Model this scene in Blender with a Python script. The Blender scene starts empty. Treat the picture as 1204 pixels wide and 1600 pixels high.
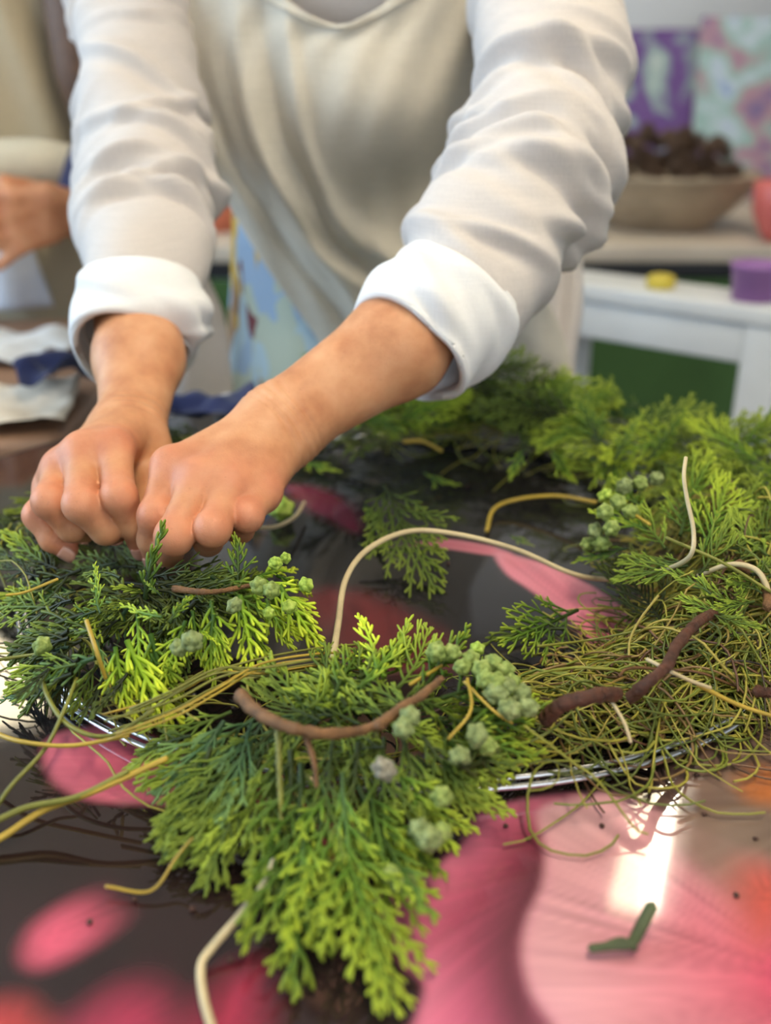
import bpy, math, random
import numpy as np
from mathutils import Matrix, Vector

random.seed(7); rng = np.random.default_rng(11)
SC = bpy.context.scene
COL = SC.collection
T = 0.78                      # height of the work table top
PITCH = math.radians(23.0)
CAM = np.array([0.0, 0.0, T + 0.30])
FPX = 1600.0                  # focal length in photo pixels
cP, sP = math.cos(PITCH), math.sin(PITCH)

# ------------------------------------------------------------------ camera
cam = bpy.data.cameras.new('camera')
camo = bpy.data.objects.new('camera', cam); COL.objects.link(camo)
camo.location = CAM; camo.rotation_euler = (math.pi/2 - PITCH, 0, 0)
cam.sensor_fit = 'VERTICAL'; cam.sensor_height = 24.0; cam.lens = 24.0
cam.clip_start = 0.02
cam.dof.use_dof = True; cam.dof.focus_distance = 0.530; cam.dof.aperture_fstop = 2.8
SC.camera = camo

# ------------------------------------------------------------------ world, daylight, exposure
w = bpy.data.worlds.new('world'); SC.world = w; w.use_nodes = True
bg = w.node_tree.nodes['Background']
bg.inputs[0].default_value = (0.80, 0.90, 1.0, 1); bg.inputs[1].default_value = 2.0
SC.view_settings.view_transform = 'Standard'; SC.view_settings.look = 'None'
SC.view_settings.gamma = 1.0; SC.view_settings.exposure = 0.16
SC.view_settings.use_curve_mapping = False
SC.cycles.use_denoising = True
SC.cycles.max_bounces = 7; SC.cycles.diffuse_bounces = 4; SC.cycles.glossy_bounces = 4
SC.cycles.transparent_max_bounces = 8
SC.cycles.sample_clamp_indirect = 6.0
SC.cycles.caustics_reflective = False; SC.cycles.caustics_refractive = False

def area_light(name, loc, target, sx, sy, power, col):
    L = bpy.data.lights.new(name, 'AREA'); L.shape = 'RECTANGLE'; L.size = sx; L.size_y = sy
    L.energy = power; L.color = col
    o = bpy.data.objects.new(name, L); COL.objects.link(o); o.location = loc
    d = Vector(target) - Vector(loc); o.rotation_euler = d.to_track_quat('-Z', 'Y').to_euler()
    return o
# daylight entering by the windows of the room
area_light('daylight_left_window', (-2.32, 0.75, 1.575), (0, 0.75, 1.30), 2.1, 1.28, 50, (0.56, 0.77, 1.0))
area_light('daylight_rear_window', (0.9, -1.92, 1.62), (0.3, 0.6, 1.0), 2.3, 1.28, 9, (1.0, 0.97, 0.90))

# ------------------------------------------------------------------ helpers
def ray(px, py):
    x = (px - 602.0)/FPX; y = (800.0 - py)/FPX
    return np.array([x, cP + y*sP, -sP + y*cP])
def U(px, py, d):             # a point of the place at a given distance along the lens axis
    return CAM + ray(px, py)*d
def UY(px, py, Y):            # ... at a given distance into the room
    r = ray(px, py); return CAM + r*(Y/r[1])
def UT(px, py, z=0.0):        # ... at a given height over the table
    r = ray(px, py); return CAM + r*((T + z - CAM[2])/r[2])

def V3(a): return np.asarray(a, float)
def nrm(v):
    v = V3(v); n = np.linalg.norm(v); return v/n if n > 1e-12 else v

def mesh_np(name, verts, quads=None, tris=None, smooth=True, attrs=None):
    me = bpy.data.meshes.new(name)
    verts = np.asarray(verts, np.float32)
    nq = 0 if quads is None else len(quads); nt = 0 if tris is None else len(tris)
    me.vertices.add(len(verts)); me.vertices.foreach_set('co', verts.ravel())
    loops = []
    if nq: loops.append(np.asarray(quads, np.int32).ravel())
    if nt: loops.append(np.asarray(tris, np.int32).ravel())
    loops = np.concatenate(loops)
    me.loops.add(len(loops)); me.loops.foreach_set('vertex_index', loops)
    starts = np.concatenate([np.arange(nq)*4, nq*4 + np.arange(nt)*3]).astype(np.int32)
    me.polygons.add(nq + nt); me.polygons.foreach_set('loop_start', starts)
    me.update(calc_edges=True)
    if smooth: me.polygons.foreach_set('use_smooth', np.ones(nq + nt, bool))
    for k, v in (attrs or {}).items():
        v = np.asarray(v, np.float32)
        if v.ndim == 1:
            a = me.attributes.new(k, 'FLOAT', 'POINT'); a.data.foreach_set('value', v)
        else:
            a = me.attributes.new(k, 'FLOAT_COLOR', 'POINT')
            if v.shape[1] == 3: v = np.concatenate([v, np.ones((len(v), 1), np.float32)], 1)
            a.data.foreach_set('color', v.ravel())
    me.validate()
    return me

def obj(name, me, mat=None, parent=None, label=None, cat=None, group=None, kind=None):
    o = bpy.data.objects.new(name, me); COL.objects.link(o)
    if mat is not None and me is not None and len(me.materials) == 0: me.materials.append(mat)
    if parent is not None:
        o.parent = parent
        o.matrix_parent_inverse = parent.matrix_basis.inverted()
    tag(o, label, cat, group, kind); return o
def tag(o, label=None, cat=None, group=None, kind=None):
    if label: o['label'] = label
    if cat: o['category'] = cat
    if group: o['group'] = group
    if kind: o['kind'] = kind
def empty(name, loc, label=None, cat=None, group=None, kind=None):
    o = bpy.data.objects.new(name, None); COL.objects.link(o); o.location = tuple(loc); o.empty_display_size = .05
    tag(o, label, cat, group, kind); return o

class MB:                     # collects shapes into one mesh
    def __init__(s): s.v = []; s.q = []; s.t = []; s.a = []; s.n = 0
    def add(s, v, q=(), t=(), a=None):
        v = np.asarray(v, float).reshape(-1, 3); s.v.append(v)
        if len(q): s.q.append(np.asarray(q, int) + s.n)
        if len(t): s.t.append(np.asarray(t, int) + s.n)
        if a is not None: s.a.append(np.broadcast_to(np.asarray(a, float), (len(v),)) if np.ndim(a) < 2 else np.asarray(a))
        s.n += len(v); return s
    def box(s, c, size, R=None):
        h = V3(size)/2; p = np.array([[x, y, z] for x in (-1, 1) for y in (-1, 1) for z in (-1, 1)])*h
        if R is not None: p = p @ np.asarray(R).T
        return s.add(p + V3(c), [[0,1,3,2],[4,6,7,5],[0,4,5,1],[2,3,7,6],[0,2,6,4],[1,5,7,3]])
    def mesh(s, name, smooth=True, aname=None):
        q = np.concatenate(s.q) if s.q else None; t = np.concatenate(s.t) if s.t else None
        at = {aname: np.concatenate(s.a)} if aname else None
        return mesh_np(name, np.concatenate(s.v), q, t, smooth, at)

def bevel_box(name, c, size, mat, parent=None, R=None, bev=.004, **k):
    m = MB().box((0,0,0), size); me = m.mesh(name, False)
    import bmesh
    bm = bmesh.new(); bm.from_mesh(me)
    bmesh.ops.bevel(bm, geom=bm.edges[:], offset=min(bev, min(size)*.45), segments=2, affect='EDGES', profile=.6)
    if R is not None: bmesh.ops.transform(bm, matrix=Matrix(np.asarray(R).tolist()).to_4x4(), verts=bm.verts)
    bmesh.ops.translate(bm, vec=tuple(c), verts=bm.verts)
    bm.to_mesh(me); bm.free()
    return obj(name, me, mat, parent, **k)

def catmull(P, n):            # smooth resample of control rows (k, m) to n rows
    P = np.asarray(P, float); k = len(P)
    t = np.linspace(0, k-1, n); i = np.clip(np.floor(t).astype(int), 0, k-2); f = (t - i)[:, None]
    p1 = P[i]; p2 = P[i+1]; p0 = P[np.maximum(i-1, 0)]; p3 = P[np.minimum(i+2, k-1)]
    p0 = np.where((i == 0)[:, None], 2*p1 - p2, p0); p3 = np.where((i == k-2)[:, None], 2*p2 - p1, p3)
    return .5*((2*p1) + (-p0+p2)*f + (2*p0-5*p1+4*p2-p3)*f**2 + (-p0+3*p1-3*p2+p3)*f**3)

def frames(P, a0):            # parallel-transported frame along a path
    P = np.asarray(P, float); n = len(P)
    tan = np.gradient(P, axis=0); tan /= np.linalg.norm(tan, axis=1)[:, None] + 1e-12
    A = np.zeros_like(P); a = V3(a0)
    for i in range(n):
        a = a - tan[i]*np.dot(a, tan[i]); a = nrm(a); A[i] = a
    return tan, A, np.cross(tan, A)

def tube(P, r, sides=8, a0=(0, 0, 1), flat=1.0, cap=True):
    P = np.asarray(P, float); n = len(P); r = np.broadcast_to(np.asarray(r, float), (n,))
    if abs(np.dot(nrm(P[-1]-P[0]), nrm(a0))) > .95: a0 = (1, .2, 0)
    tn, A, B = frames(P, a0)
    th = np.arange(sides)*2*np.pi/sides
    v = P[:, None] + r[:, None, None]*(np.cos(th)[None, :, None]*A[:, None]*flat + np.sin(th)[None, :, None]*B[:, None])
    v = v.reshape(-1, 3)
    i = np.arange(n-1)[:, None]*sides; j = np.arange(sides)[None]; j2 = (j+1) % sides
    q = np.stack([i+j, i+j2, i+sides+j2, i+sides+j], -1).reshape(-1, 4)
    t = []
    if cap:
        v = np.concatenate([v, [P[0] - tn[0]*r[0]*.6, P[-1] + tn[-1]*r[-1]*.8]])
        c0, c1 = n*sides, n*sides+1
        t = [[c0, (k+1) % sides, k] for k in range(sides)] + [[c1, (n-1)*sides+k, (n-1)*sides+(k+1) % sides] for k in range(sides)]
    return v, q, np.array(t, int).reshape(-1, 3)

def lathe(prof, c=(0,0,0), n=48, cap0=True, cap1=False):
    prof = np.asarray(prof, float); th = np.arange(n)*2*np.pi/n
    v = np.stack([prof[:, 0:1]*np.cos(th), prof[:, 0:1]*np.sin(th), np.repeat(prof[:, 1:2], n, 1)], -1).reshape(-1, 3) + V3(c)
    i = np.arange(len(prof)-1)[:, None]*n; j = np.arange(n)[None]; j2 = (j+1) % n
    q = np.stack([i+j, i+j2, i+n+j2, i+n+j], -1).reshape(-1, 4)
    return v, q

def grid_faces(nu, nv, wrap=False):
    i = np.arange(nv-1)[:, None]*nu; m = nu if wrap else nu-1
    j = np.arange(m)[None]; j2 = (j+1) % nu
    return np.stack([i+j, i+j2, i+nu+j2, i+nu+j], -1).reshape(-1, 4)

def vnoise(p, seed=0):        # smooth value noise, p (n, d)
    p = np.asarray(p, float); i = np.floor(p).astype(np.int64); f = p - i; f = f*f*(3-2*f)
    d = p.shape[1]; out = np.zeros(len(p))
    for c in range(2**d):
        bits = np.array([(c >> k) & 1 for k in range(d)]); q = i + bits
        h = np.full(len(p), seed*374761 + 97, np.int64)
        for k in range(d): h = (h ^ (q[:, k]*[73856093, 19349663, 83492791][k])) * 1274126177 & 0x7fffffff
        h = ((h ^ (h >> 13)) * 1103515245 + 12345) & 0x7fffffff
        wgt = np.prod(np.where(bits, f, 1-f), axis=1)
        out += wgt*(h/0x7fffffff)
    return out
def sstep(a, b, x):
    t = np.clip((x-a)/(b-a), 0, 1); return t*t*(3-2*t)

# ------------------------------------------------------------------ materials
def s2l(c): return tuple(((x/12.92) if x <= .04045 else ((x+.055)/1.055)**2.4) for x in c)
def rgb(r, g, b): return s2l((r/255, g/255, b/255)) + (1,)
class NT:
    def __init__(s, name):
        s.m = bpy.data.materials.new(name); s.m.use_nodes = True; s.t = s.m.node_tree
        s.b = s.t.nodes['Principled BSDF']
    def n(s, typ, **k):
        nd = s.t.nodes.new(typ)
        for a, v in k.items():
            if a.startswith('i_'):
                key = a[2:]; nd.inputs[int(key) if key.isdigit() else key.replace('_', ' ')].default_value = v
            else: setattr(nd, a, v)
        return nd
    def l(s, a, b): s.t.links.new(a, b)
    def set(s, **k):
        for a, v in k.items(): s.b.inputs[a.replace('_', ' ')].default_value = v
        return s
    def noise(s, scale, detail=3, vec=None, rough=.55):
        nd = s.n('ShaderNodeTexNoise'); nd.inputs['Scale'].default_value = scale; nd.inputs['Detail'].default_value = detail; nd.inputs['Roughness'].default_value = rough
        if vec is None: vec = s.n('ShaderNodeTexCoord').outputs['Object']
        s.l(vec, nd.inputs['Vector']); return nd.outputs['Fac']
    def ramp(s, fac, stops):
        r = s.n('ShaderNodeValToRGB'); e = r.color_ramp.elements
        while len(e) < len(stops): e.new(.5)
        for x, (p, c) in zip(e, stops): x.position = p; x.color = c
        s.l(fac, r.inputs[0]); return r.outputs[0]
    def mix(s, f, a, b, typ='MIX'):
        m = s.n('ShaderNodeMix', data_type='RGBA', blend_type=typ)
        for sock, val in ((m.inputs[0], f), (m.inputs[6], a), (m.inputs[7], b)):
            if hasattr(val, 'default_value') or hasattr(val, 'links'): s.l(val, sock)
            else: sock.default_value = val
        return m.outputs[2]
    def math(s, op, a, b=0.0):
        m = s.n('ShaderNodeMath', operation=op)
        for i, val in enumerate((a, b)):
            if hasattr(val, 'links'): s.l(val, m.inputs[i])
            else: m.inputs[i].default_value = val
        return m.outputs[0]
    def attr(s, name): return s.n('ShaderNodeAttribute', attribute_name=name)
    def col(s, c): s.l(c, s.b.inputs['Base Color']); return s
    def bump(s, h, strength=.3, dist=.001):
        b = s.n('ShaderNodeBump'); b.inputs['Strength'].default_value = strength; b.inputs['Distance'].default_value = dist
        s.l(h, b.inputs['Height']); s.l(b.outputs[0], s.b.inputs['Normal']); return s

def plain(name, c, rough=.5, metal=0, var=.08, scale=8, bump=0, spec=.5):
    m = NT(name); f = m.noise(scale, 4)
    a = tuple(min(1, x*(1+var)) for x in c[:3]) + (1,); b = tuple(x*(1-var) for x in c[:3]) + (1,)
    m.col(m.ramp(f, [(.3, b), (.7, a)])); m.set(Roughness=rough, Metallic=metal); m.b.inputs['Specular IOR Level'].default_value = spec
    if bump: m.bump(m.noise(scale*12, 3), bump, .001)
    return m.m

def cloth(name, c, weave=900, var=.06, trans=0.0, rough=.85, slub=.12):
    m = NT(name); tc = m.n('ShaderNodeTexCoord').outputs['Object']
    mp = m.n('ShaderNodeMapping'); mp.inputs['Scale'].default_value = (1, 1, .06); m.l(tc, mp.inputs[0])
    mp2 = m.n('ShaderNodeMapping'); mp2.inputs['Scale'].default_value = (.06, .06, 1); m.l(tc, mp2.inputs[0])
    a = m.noise(weave, 2, mp.outputs[0]); b = m.noise(weave, 2, mp2.outputs[0])
    h = m.math('ADD', a, b)
    big = m.noise(14, 4)
    f = m.math('ADD', m.math('MULTIPLY', h, slub*2), m.math('MULTIPLY', big, var*2))
    lo = tuple(x*(1-slub-var) for x in c[:3]) + (1,); hi = tuple(min(1, x*(1+slub*.5+var*.5)) for x in c[:3]) + (1,)
    m.col(m.ramp(f, [(slub+var*.4, lo), (slub*3+var*1.4, hi)]))
    m.set(Roughness=rough); m.b.inputs['Sheen Weight'].default_value = .15; m.b.inputs['Specular IOR Level'].default_value = .2
    m.bump(h, .25, .0006)
    if trans:
        tr = m.n('ShaderNodeBsdfTranslucent'); tr.inputs[0].default_value = c
        mx = m.n('ShaderNodeMixShader'); mx.inputs[0].default_value = trans
        out = m.t.nodes['Material Output']
        m.l(m.b.outputs[0], mx.inputs[1]); m.l(tr.outputs[0], mx.inputs[2]); m.l(mx.outputs[0], out.inputs[0])
    return m.m

def skin_mat():
    m = NT('skin'); tc = m.n('ShaderNodeTexCoord').outputs['Object']
    base = m.ramp(m.noise(45, 5), [(.32, rgb(184, 124, 86)), (.52, rgb(203, 145, 104)), (.72, rgb(214, 160, 120))])
    red = m.attr('red').outputs['Fac']
    c1 = m.mix(m.math('MULTIPLY', red, .62), base, rgb(205, 112, 92))
    fr = m.n('ShaderNodeTexVoronoi'); fr.inputs['Scale'].default_value = 260; m.l(tc, fr.inputs['Vector'])
    fm = m.math('MULTIPLY', m.math('LESS_THAN', fr.outputs['Distance'], .16), m.math('GREATER_THAN', m.noise(60, 2), .52))
    c2 = m.mix(m.math('MULTIPLY', fm, .16), c1, rgb(150, 90, 62))
    m.col(c2); m.set(Roughness=.48)
    m.b.inputs['Subsurface Weight'].default_value = .12; m.b.inputs['Subsurface Scale'].default_value = .006
    m.b.inputs['Subsurface Radius'].default_value = (1, .35, .2)
    m.b.inputs['Specular IOR Level'].default_value = .38
    v = m.n('ShaderNodeTexVoronoi'); v.feature = 'DISTANCE_TO_EDGE'; v.inputs['Scale'].default_value = 520; m.l(tc, v.inputs['Vector'])
    h = m.math('ADD', m.math('MULTIPLY', m.math('MINIMUM', v.outputs['Distance'], .12), 3.0), m.math('MULTIPLY', m.noise(180, 4), 1.2))
    m.bump(h, .35, .0005); return m.m

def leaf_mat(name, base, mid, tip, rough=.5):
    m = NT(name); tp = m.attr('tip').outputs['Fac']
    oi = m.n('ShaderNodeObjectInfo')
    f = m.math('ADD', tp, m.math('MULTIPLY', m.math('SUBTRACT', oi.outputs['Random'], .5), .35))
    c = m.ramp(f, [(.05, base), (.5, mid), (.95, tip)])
    hs = m.n('ShaderNodeHueSaturation'); m.l(c, hs.inputs['Color'])
    m.l(m.math('ADD', m.math('MULTIPLY', oi.outputs['Random'], .5), .72), hs.inputs['Value'])
    m.col(hs.outputs[0]); m.set(Roughness=rough); m.b.inputs['Specular IOR Level'].default_value = .35
    m.bump(m.noise(1400, 2), .4, .0004)
    tr = m.n('ShaderNodeBsdfTranslucent'); m.l(hs.outputs[0], tr.inputs[0])
    mx = m.n('ShaderNodeMixShader'); mx.inputs[0].default_value = .22
    m.l(m.b.outputs[0], mx.inputs[1]); m.l(tr.outputs[0], mx.inputs[2]); m.l(mx.outputs[0], m.t.nodes['Material Output'].inputs[0])
    return m.m

M = {}
M['skin'] = skin_mat()
M['nail'] = plain('nail', rgb(214, 158, 134), .3, var=.04)
M['shirt'] = cloth('white_gauze', rgb(224, 215, 208), 700, .05, .18, .9, .10)
M['cuff'] = cloth('white_cotton', rgb(234, 232, 230), 900, .03, 0, .9, .05)
M['apron'] = cloth('linen', rgb(208, 200, 184), 800, .07, 0, .85, .12)
M['wall'] = plain('white_paint', rgb(220, 224, 230), .8, var=.03, scale=3)
M['ceil'] = plain('ceiling_paint', rgb(214, 208, 198), .85, var=.02, scale=3)
M['white_wood'] = plain('white_wood', rgb(214, 216, 216), .45, var=.05, scale=10)
M['black_top'] = plain('black_top', rgb(26, 27, 32), .45, var=.2, scale=6)
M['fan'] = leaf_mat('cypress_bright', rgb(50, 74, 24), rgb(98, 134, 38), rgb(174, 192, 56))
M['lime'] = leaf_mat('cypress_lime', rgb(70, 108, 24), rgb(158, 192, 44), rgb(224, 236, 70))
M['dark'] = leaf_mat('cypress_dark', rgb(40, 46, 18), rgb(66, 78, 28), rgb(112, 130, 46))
M['feather'] = leaf_mat('cypress_mid', rgb(58, 74, 26), rgb(106, 130, 42), rgb(158, 176, 58))
M['blue'] = leaf_mat('cypress_blueish', rgb(50, 76, 46), rgb(88, 124, 72), rgb(128, 158, 88))
M['metal'] = plain('galvanised_wire', rgb(205, 207, 210), .22, 1.0, .05, 40)
M['cane'] = plain('pale_cane', rgb(196, 178, 138), .55, var=.15, scale=60, bump=.3)
M['gold'] = plain('yellow_stem', rgb(176, 148, 52), .45, var=.2, scale=40)
M['olive'] = plain('olive_stem', rgb(118, 118, 44), .5, var=.25, scale=40)
M['bark'] = plain('red_brown_bark', rgb(84, 46, 28), .42, var=.5, scale=160, bump=1.0)
M['twigbark'] = plain('tan_bark', rgb(120, 84, 50), .6, var=.35, scale=150, bump=.8)
M['navy'] = cloth('navy_cotton', rgb(30, 38, 78), 700, .1)
M['pine'] = plain('pine_cone', rgb(92, 70, 54), .7, var=.45, scale=60, bump=.6)
M['steel'] = plain('dark_steel', rgb(60, 60, 62), .4, .9)

# ------------------------------------------------------------------ the room
RX0, RX1, RY0, RY1, RZ = -2.25, 2.4, -1.85, 3.36, 2.42
def wall_with_hole(name, axis, pos, a0, a1, z0, z1, holes, thick, mat):
    """wall in the plane axis = pos, running a0..a1, with rectangular window openings"""
    m = MB(); xs = sorted({a0, a1} | {h[0] for h in holes} | {h[1] for h in holes})
    for i in range(len(xs)-1):
        lo, hi = xs[i], xs[i+1]; segs = [(z0, z1)]
        for h in holes:
            if h[0] <= lo and h[1] >= hi: segs = [(z0, h[2]), (h[3], z1)]
        for s in segs:
            if s[1]-s[0] < 1e-4: continue
            if axis == 'x': m.box((pos, (lo+hi)/2, (s[0]+s[1])/2), (thick, hi-lo, s[1]-s[0]))
            else: m.box(((lo+hi)/2, pos, (s[0]+s[1])/2), (hi-lo, thick, s[1]-s[0]))
    return obj(name, m.mesh(name, False), mat, kind='structure')
floor_m = NT('grey_floor')
floor_m.col(floor_m.ramp(floor_m.noise(35, 6), [(.3, rgb(78, 74, 68)), (.7, rgb(100, 94, 88))])); floor_m.set(Roughness=.9)
floor_m.bump(floor_m.noise(400, 3), .5, .004)
obj('floor', MB().box(((RX0+RX1)/2, (RY0+RY1)/2, -.05), (RX1-RX0+.3, RY1-RY0+.3, .1)).mesh('floor', False), floor_m.m, kind='structure')
obj('ceiling', MB().box(((RX0+RX1)/2, (RY0+RY1)/2, RZ+.05), (RX1-RX0+.3, RY1-RY0+.3, .1)).mesh('ceiling', False), M['ceil'], kind='structure')
wall_with_hole('wall_left', 'x', RX0-.05, RY0, RY1, 0, RZ, [(-.35, 1.85, .90, 2.25)], .1, M['wall'])
wall_with_hole('wall_right', 'x', RX1+.05, RY0, RY1, 0, RZ, [], .1, M['wall'])
wall_with_hole('wall_back', 'y', RY1+.05, RX0, RX1, 0, RZ, [], .1, M['wall'])
wall_with_hole('wall_front', 'y', RY0-.05, RX0, RX1, 0, RZ, [(-.3, 2.1, .95, 2.30)], .1, M['wall'])
def window(name, axis, pos, a0, a1, z0, z1, nm):
    m = MB(); t = .05
    def bar(alo, ahi, zlo, zhi):
        if axis == 'x': m.box((pos, (alo+ahi)/2, (zlo+zhi)/2), (.07, ahi-alo, zhi-zlo))
        else: m.box(((alo+ahi)/2, pos, (zlo+zhi)/2), (ahi-alo, .07, zhi-zlo))
    bar(a0, a0+t, z0, z1); bar(a1-t, a1, z0, z1); bar(a0+t, a1-t, z0, z0+t); bar(a0+t, a1-t, z1-t, z1)
    for k in range(1, nm):
        c = a0 + (a1-a0)*k/nm; bar(c-t/2, c+t/2, z0+t, z1-t)
    obj(name, m.mesh(name, False), M['white_wood'], kind='structure')
window('window_1', 'x', RX0-.05, -.35, 1.85, .90, 2.25, 3)
window('window_2', 'y', RY0-.05, -.3, 2.1, .95, 2.30, 3)

# ceiling light: a long trough with a bright tube, its streak is mirrored in the table
def ceiling_light(p0, p1, wd, glow, tube_glow, label):
    p0 = np.array([p0[0], p0[1], 0.]); p1 = np.array([p1[0], p1[1], 0.]); c = (p0+p1)/2; L = np.linalg.norm(p1-p0)
    uy = (p1-p0)/L; ux = np.array([uy[1], -uy[0], 0]); R = np.stack([ux, uy, np.array([0, 0, 1.])], 1)
    e = empty('ceiling_light', (c[0], c[1], RZ), label, 'lamp')
    bevel_box('housing', c + np.array([0, 0, RZ-.02]), (wd+.10, L+.06, .04), M['white_wood'], e, R)
    em = NT('lamp_glow'); em.b.inputs['Emission Color'].default_value = (1, .84, .55, 1); em.b.inputs['Emission Strength'].default_value = glow
    em.col(em.ramp(em.noise(5), [(.2, (.9, .85, .7, 1)), (.8, (.95, .9, .8, 1))]))
    bevel_box('diffuser', c + np.array([0, 0, RZ-.048]), (wd, L, .014), em.m, e, R)
    if tube_glow:
        et = NT('tube_glow'); et.b.inputs['Emission Color'].default_value = (1, .93, .8, 1); et.b.inputs['Emission Strength'].default_value = tube_glow
        et.col(et.ramp(et.noise(5), [(.2, (.9, .9, .85, 1)), (.8, (.95, .95, .9, 1))]))
        o_ = c + ux*wd*.34 + np.array([0, 0, RZ-.065])
        v, q, t = tube([o_-uy*L*.48, o_, o_+uy*L*.48], wd*.12, 12)
        obj('lamp_tube', MB().add(v, q, t).mesh('lamp_tube'), et.m, e)
    return e
ceiling_light((.610, 1.945), (.90, 2.70), .115, 14, 45, 'long warm ceiling light mirrored as a streak in the glossy table')
ceiling_light((-1.25, 2.72), (-1.47, 3.30), .36, 14, 0, 'square ceiling light mirrored at the left edge of the table')
ceiling_light((.30, -.55), (.30, .80), .16, 22, 60, 'unseen warm overhead light added above the round table to brighten the wreath and apron')  # added out of view, to light greenery and apron warmly from above

# ------------------------------------------------------------------ the round work table with the printed flower
TC = np.array([0.0, 0.60]); TR = 0.40
def poly_w(px): return np.array([UT(a, b)[:2] for a, b in px])
def smooth_poly(P, n=8):
    P = np.asarray(P, float); k = len(P); Q = np.concatenate([P[-1:], P, P[:2]]); out = []
    for i in range(1, k+1):
        for t in np.linspace(0, 1, n, endpoint=False):
            p0, p1, p2, p3 = Q[i-1], Q[i], Q[i+1], Q[i+2] if i+2 < len(Q) else Q[1]
            out.append(.5*((2*p1)+(-p0+p2)*t+(2*p0-5*p1+4*p2-p3)*t*t+(-p0+3*p1-3*p2+p3)*t**3))
    return np.array(out)
def poly_sd(pts, poly):       # signed distance (negative inside)
    d = np.full(len(pts), 1e9); ins = np.zeros(len(pts), bool); n = len(poly)
    for i in range(n):
        a, b = poly[i], poly[(i+1) % n]; e = b-a; wv = pts-a
        t = np.clip((wv@e)/(e@e+1e-15), 0, 1); dd = np.hypot(*(wv - t[:, None]*e).T); d = np.minimum(d, dd)
        c = ((a[1] > pts[:, 1]) != (b[1] > pts[:, 1]))
        with np.errstate(all='ignore'):
            ins ^= c & (pts[:, 0] < (b[0]-a[0])*(pts[:, 1]-a[1])/(b[1]-a[1]+1e-15)+a[0])
    return np.where(ins, -d, d)
def lin(*c): return np.array(s2l(np.array(c)/255.))
def build_table_top():
    h = .002; n = int(2*TR/h)+1; ax = np.linspace(-TR, TR, n)
    X, Y = np.meshgrid(ax, ax); r = np.hypot(X, Y)
    keep_c = np.minimum.reduce([r[:-1, :-1], r[1:, :-1], r[:-1, 1:], r[1:, 1:]]) < TR
    f = np.minimum(1, TR/np.maximum(r, 1e-9)); X = X*f; Y = Y*f
    idx = np.arange(n*n).reshape(n, n)
    q = np.stack([idx[:-1, :-1], idx[:-1, 1:], idx[1:, 1:], idx[1:, :-1]], -1)[keep_c]
    used = np.unique(q); remap = np.full(n*n, -1); remap[used] = np.arange(len(used)); q = remap[q]
    P = np.stack([X.ravel()[used] + TC[0], Y.ravel()[used] + TC[1]], -1)
    colr = np.zeros((len(P), 3))
    n1 = vnoise(P*11, 1); n2 = vnoise(P*27, 2)
    base = lin(50, 48, 50)*(1-n1[:, None]) + lin(30, 26, 26)*n1[:, None]
    brown = sstep(.50, .30, P[:, 1])*.8
    base = base*(1-brown[:, None]) + (lin(46, 30, 28)*(.6+.8*n2[:, None]))*brown[:, None]
    colr[:] = base
    def petal(px, root, c_in, c_out, c_edge, soft=.004, streak=26, fade=None, edge_w=.02, amount=1.0):
        poly = smooth_poly(poly_w(px)); sd = poly_sd(P, poly)
        a = sstep(soft, -soft, sd)*amount
        rw = UT(*root)[:2]; dv = P-rw; ang = np.arctan2(dv[:, 1], dv[:, 0]); rad = np.hypot(dv[:, 0], dv[:, 1])
        R = max(np.hypot(*(poly-rw).T)); t = np.clip(rad/R, 0, 1)
        s = vnoise(np.stack([ang*streak, rad*12], -1), 5)*.6 + vnoise(np.stack([ang*streak*2.7, rad*20], -1), 6)*.4
        c = lin(*c_in)*(1-t[:, None]) + lin(*c_out)*t[:, None]
        c = c*(.62 + .72*s[:, None])
        e = np.exp(-np.maximum(-sd, 0)/edge_w)
        c = c*(1-.6*e[:, None]) + lin(*c_edge)*.6*e[:, None]
        if fade is not None:
            p0 = UT(*fade[0])[:2]; p1 = UT(*fade[1])[:2]; e = p1-p0
            a = a*(1-sstep(0, 1, ((P-p0)@e)/(e@e)))
        colr[:] = colr*(1-a[:, None]) + c*a[:, None]
    PK = (196, 78, 106); LP = (216, 150, 160); HP = (184, 40, 78); WP = (232, 196, 196)
    # petals lying behind, seen through the ring
    petal([(640,852),(690,842),(760,852),(800,866),(770,868),(700,858)], (620,850), (150,50,70), PK, LP, .003)
    petal([(776,864),(840,878),(905,906),(960,940),(1000,985),(1010,1040),(960,1030),(925,1005),(880,960),(825,920),(790,895)], (1060,1080), (206,70,104), (222,128,148), (232,150,166), .003, 40)
    petal([(440,758),(500,764),(545,790),(560,830),(520,815),(470,790)], (600,860), (130,40,70), (150,56,84), (150,60,86), .01, amount=.7)
    petal([(480,930),(560,925),(640,960),(700,1000),(720,1040),(620,1050),(520,1010)], (640,1100), (104,34,38), (122,50,54), (120,52,56), .014, amount=.75)
    # left petals under the foliage
    petal([(70,1165),(110,1140),(200,1140),(280,1180),(300,1250),(215,1256),(130,1246),(80,1215)], (380,1200), HP, (218,110,132), (214,120,134), .004)
    petal([(400,1225),(470,1210),(560,1260),(540,1340),(450,1330)], (700,1260), HP, PK, PK, .006)
    petal([(42,1488),(54,1452),(100,1415),(170,1380),(260,1345),(300,1335),(280,1375),(210,1430),(140,1475),(85,1503),(55,1506)], (20,1480), (220,88,116), (150,70,80), (226,100,124), .008, 14, fade=((85,1465),(215,1390)))
    petal([(100,1630),(150,1580),(220,1535),(300,1510),(290,1570),(240,1640)], (120,1640), (190,56,88), (110,38,52), (184,62,92), .016, 14, fade=((190,1590),(300,1510)))
    petal([(290,1650),(320,1590),(355,1540),(392,1520),(400,1570),(380,1650)], (340,1640), (196,56,90), (160,46,74), (176,54,82), .016, 14)
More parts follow.
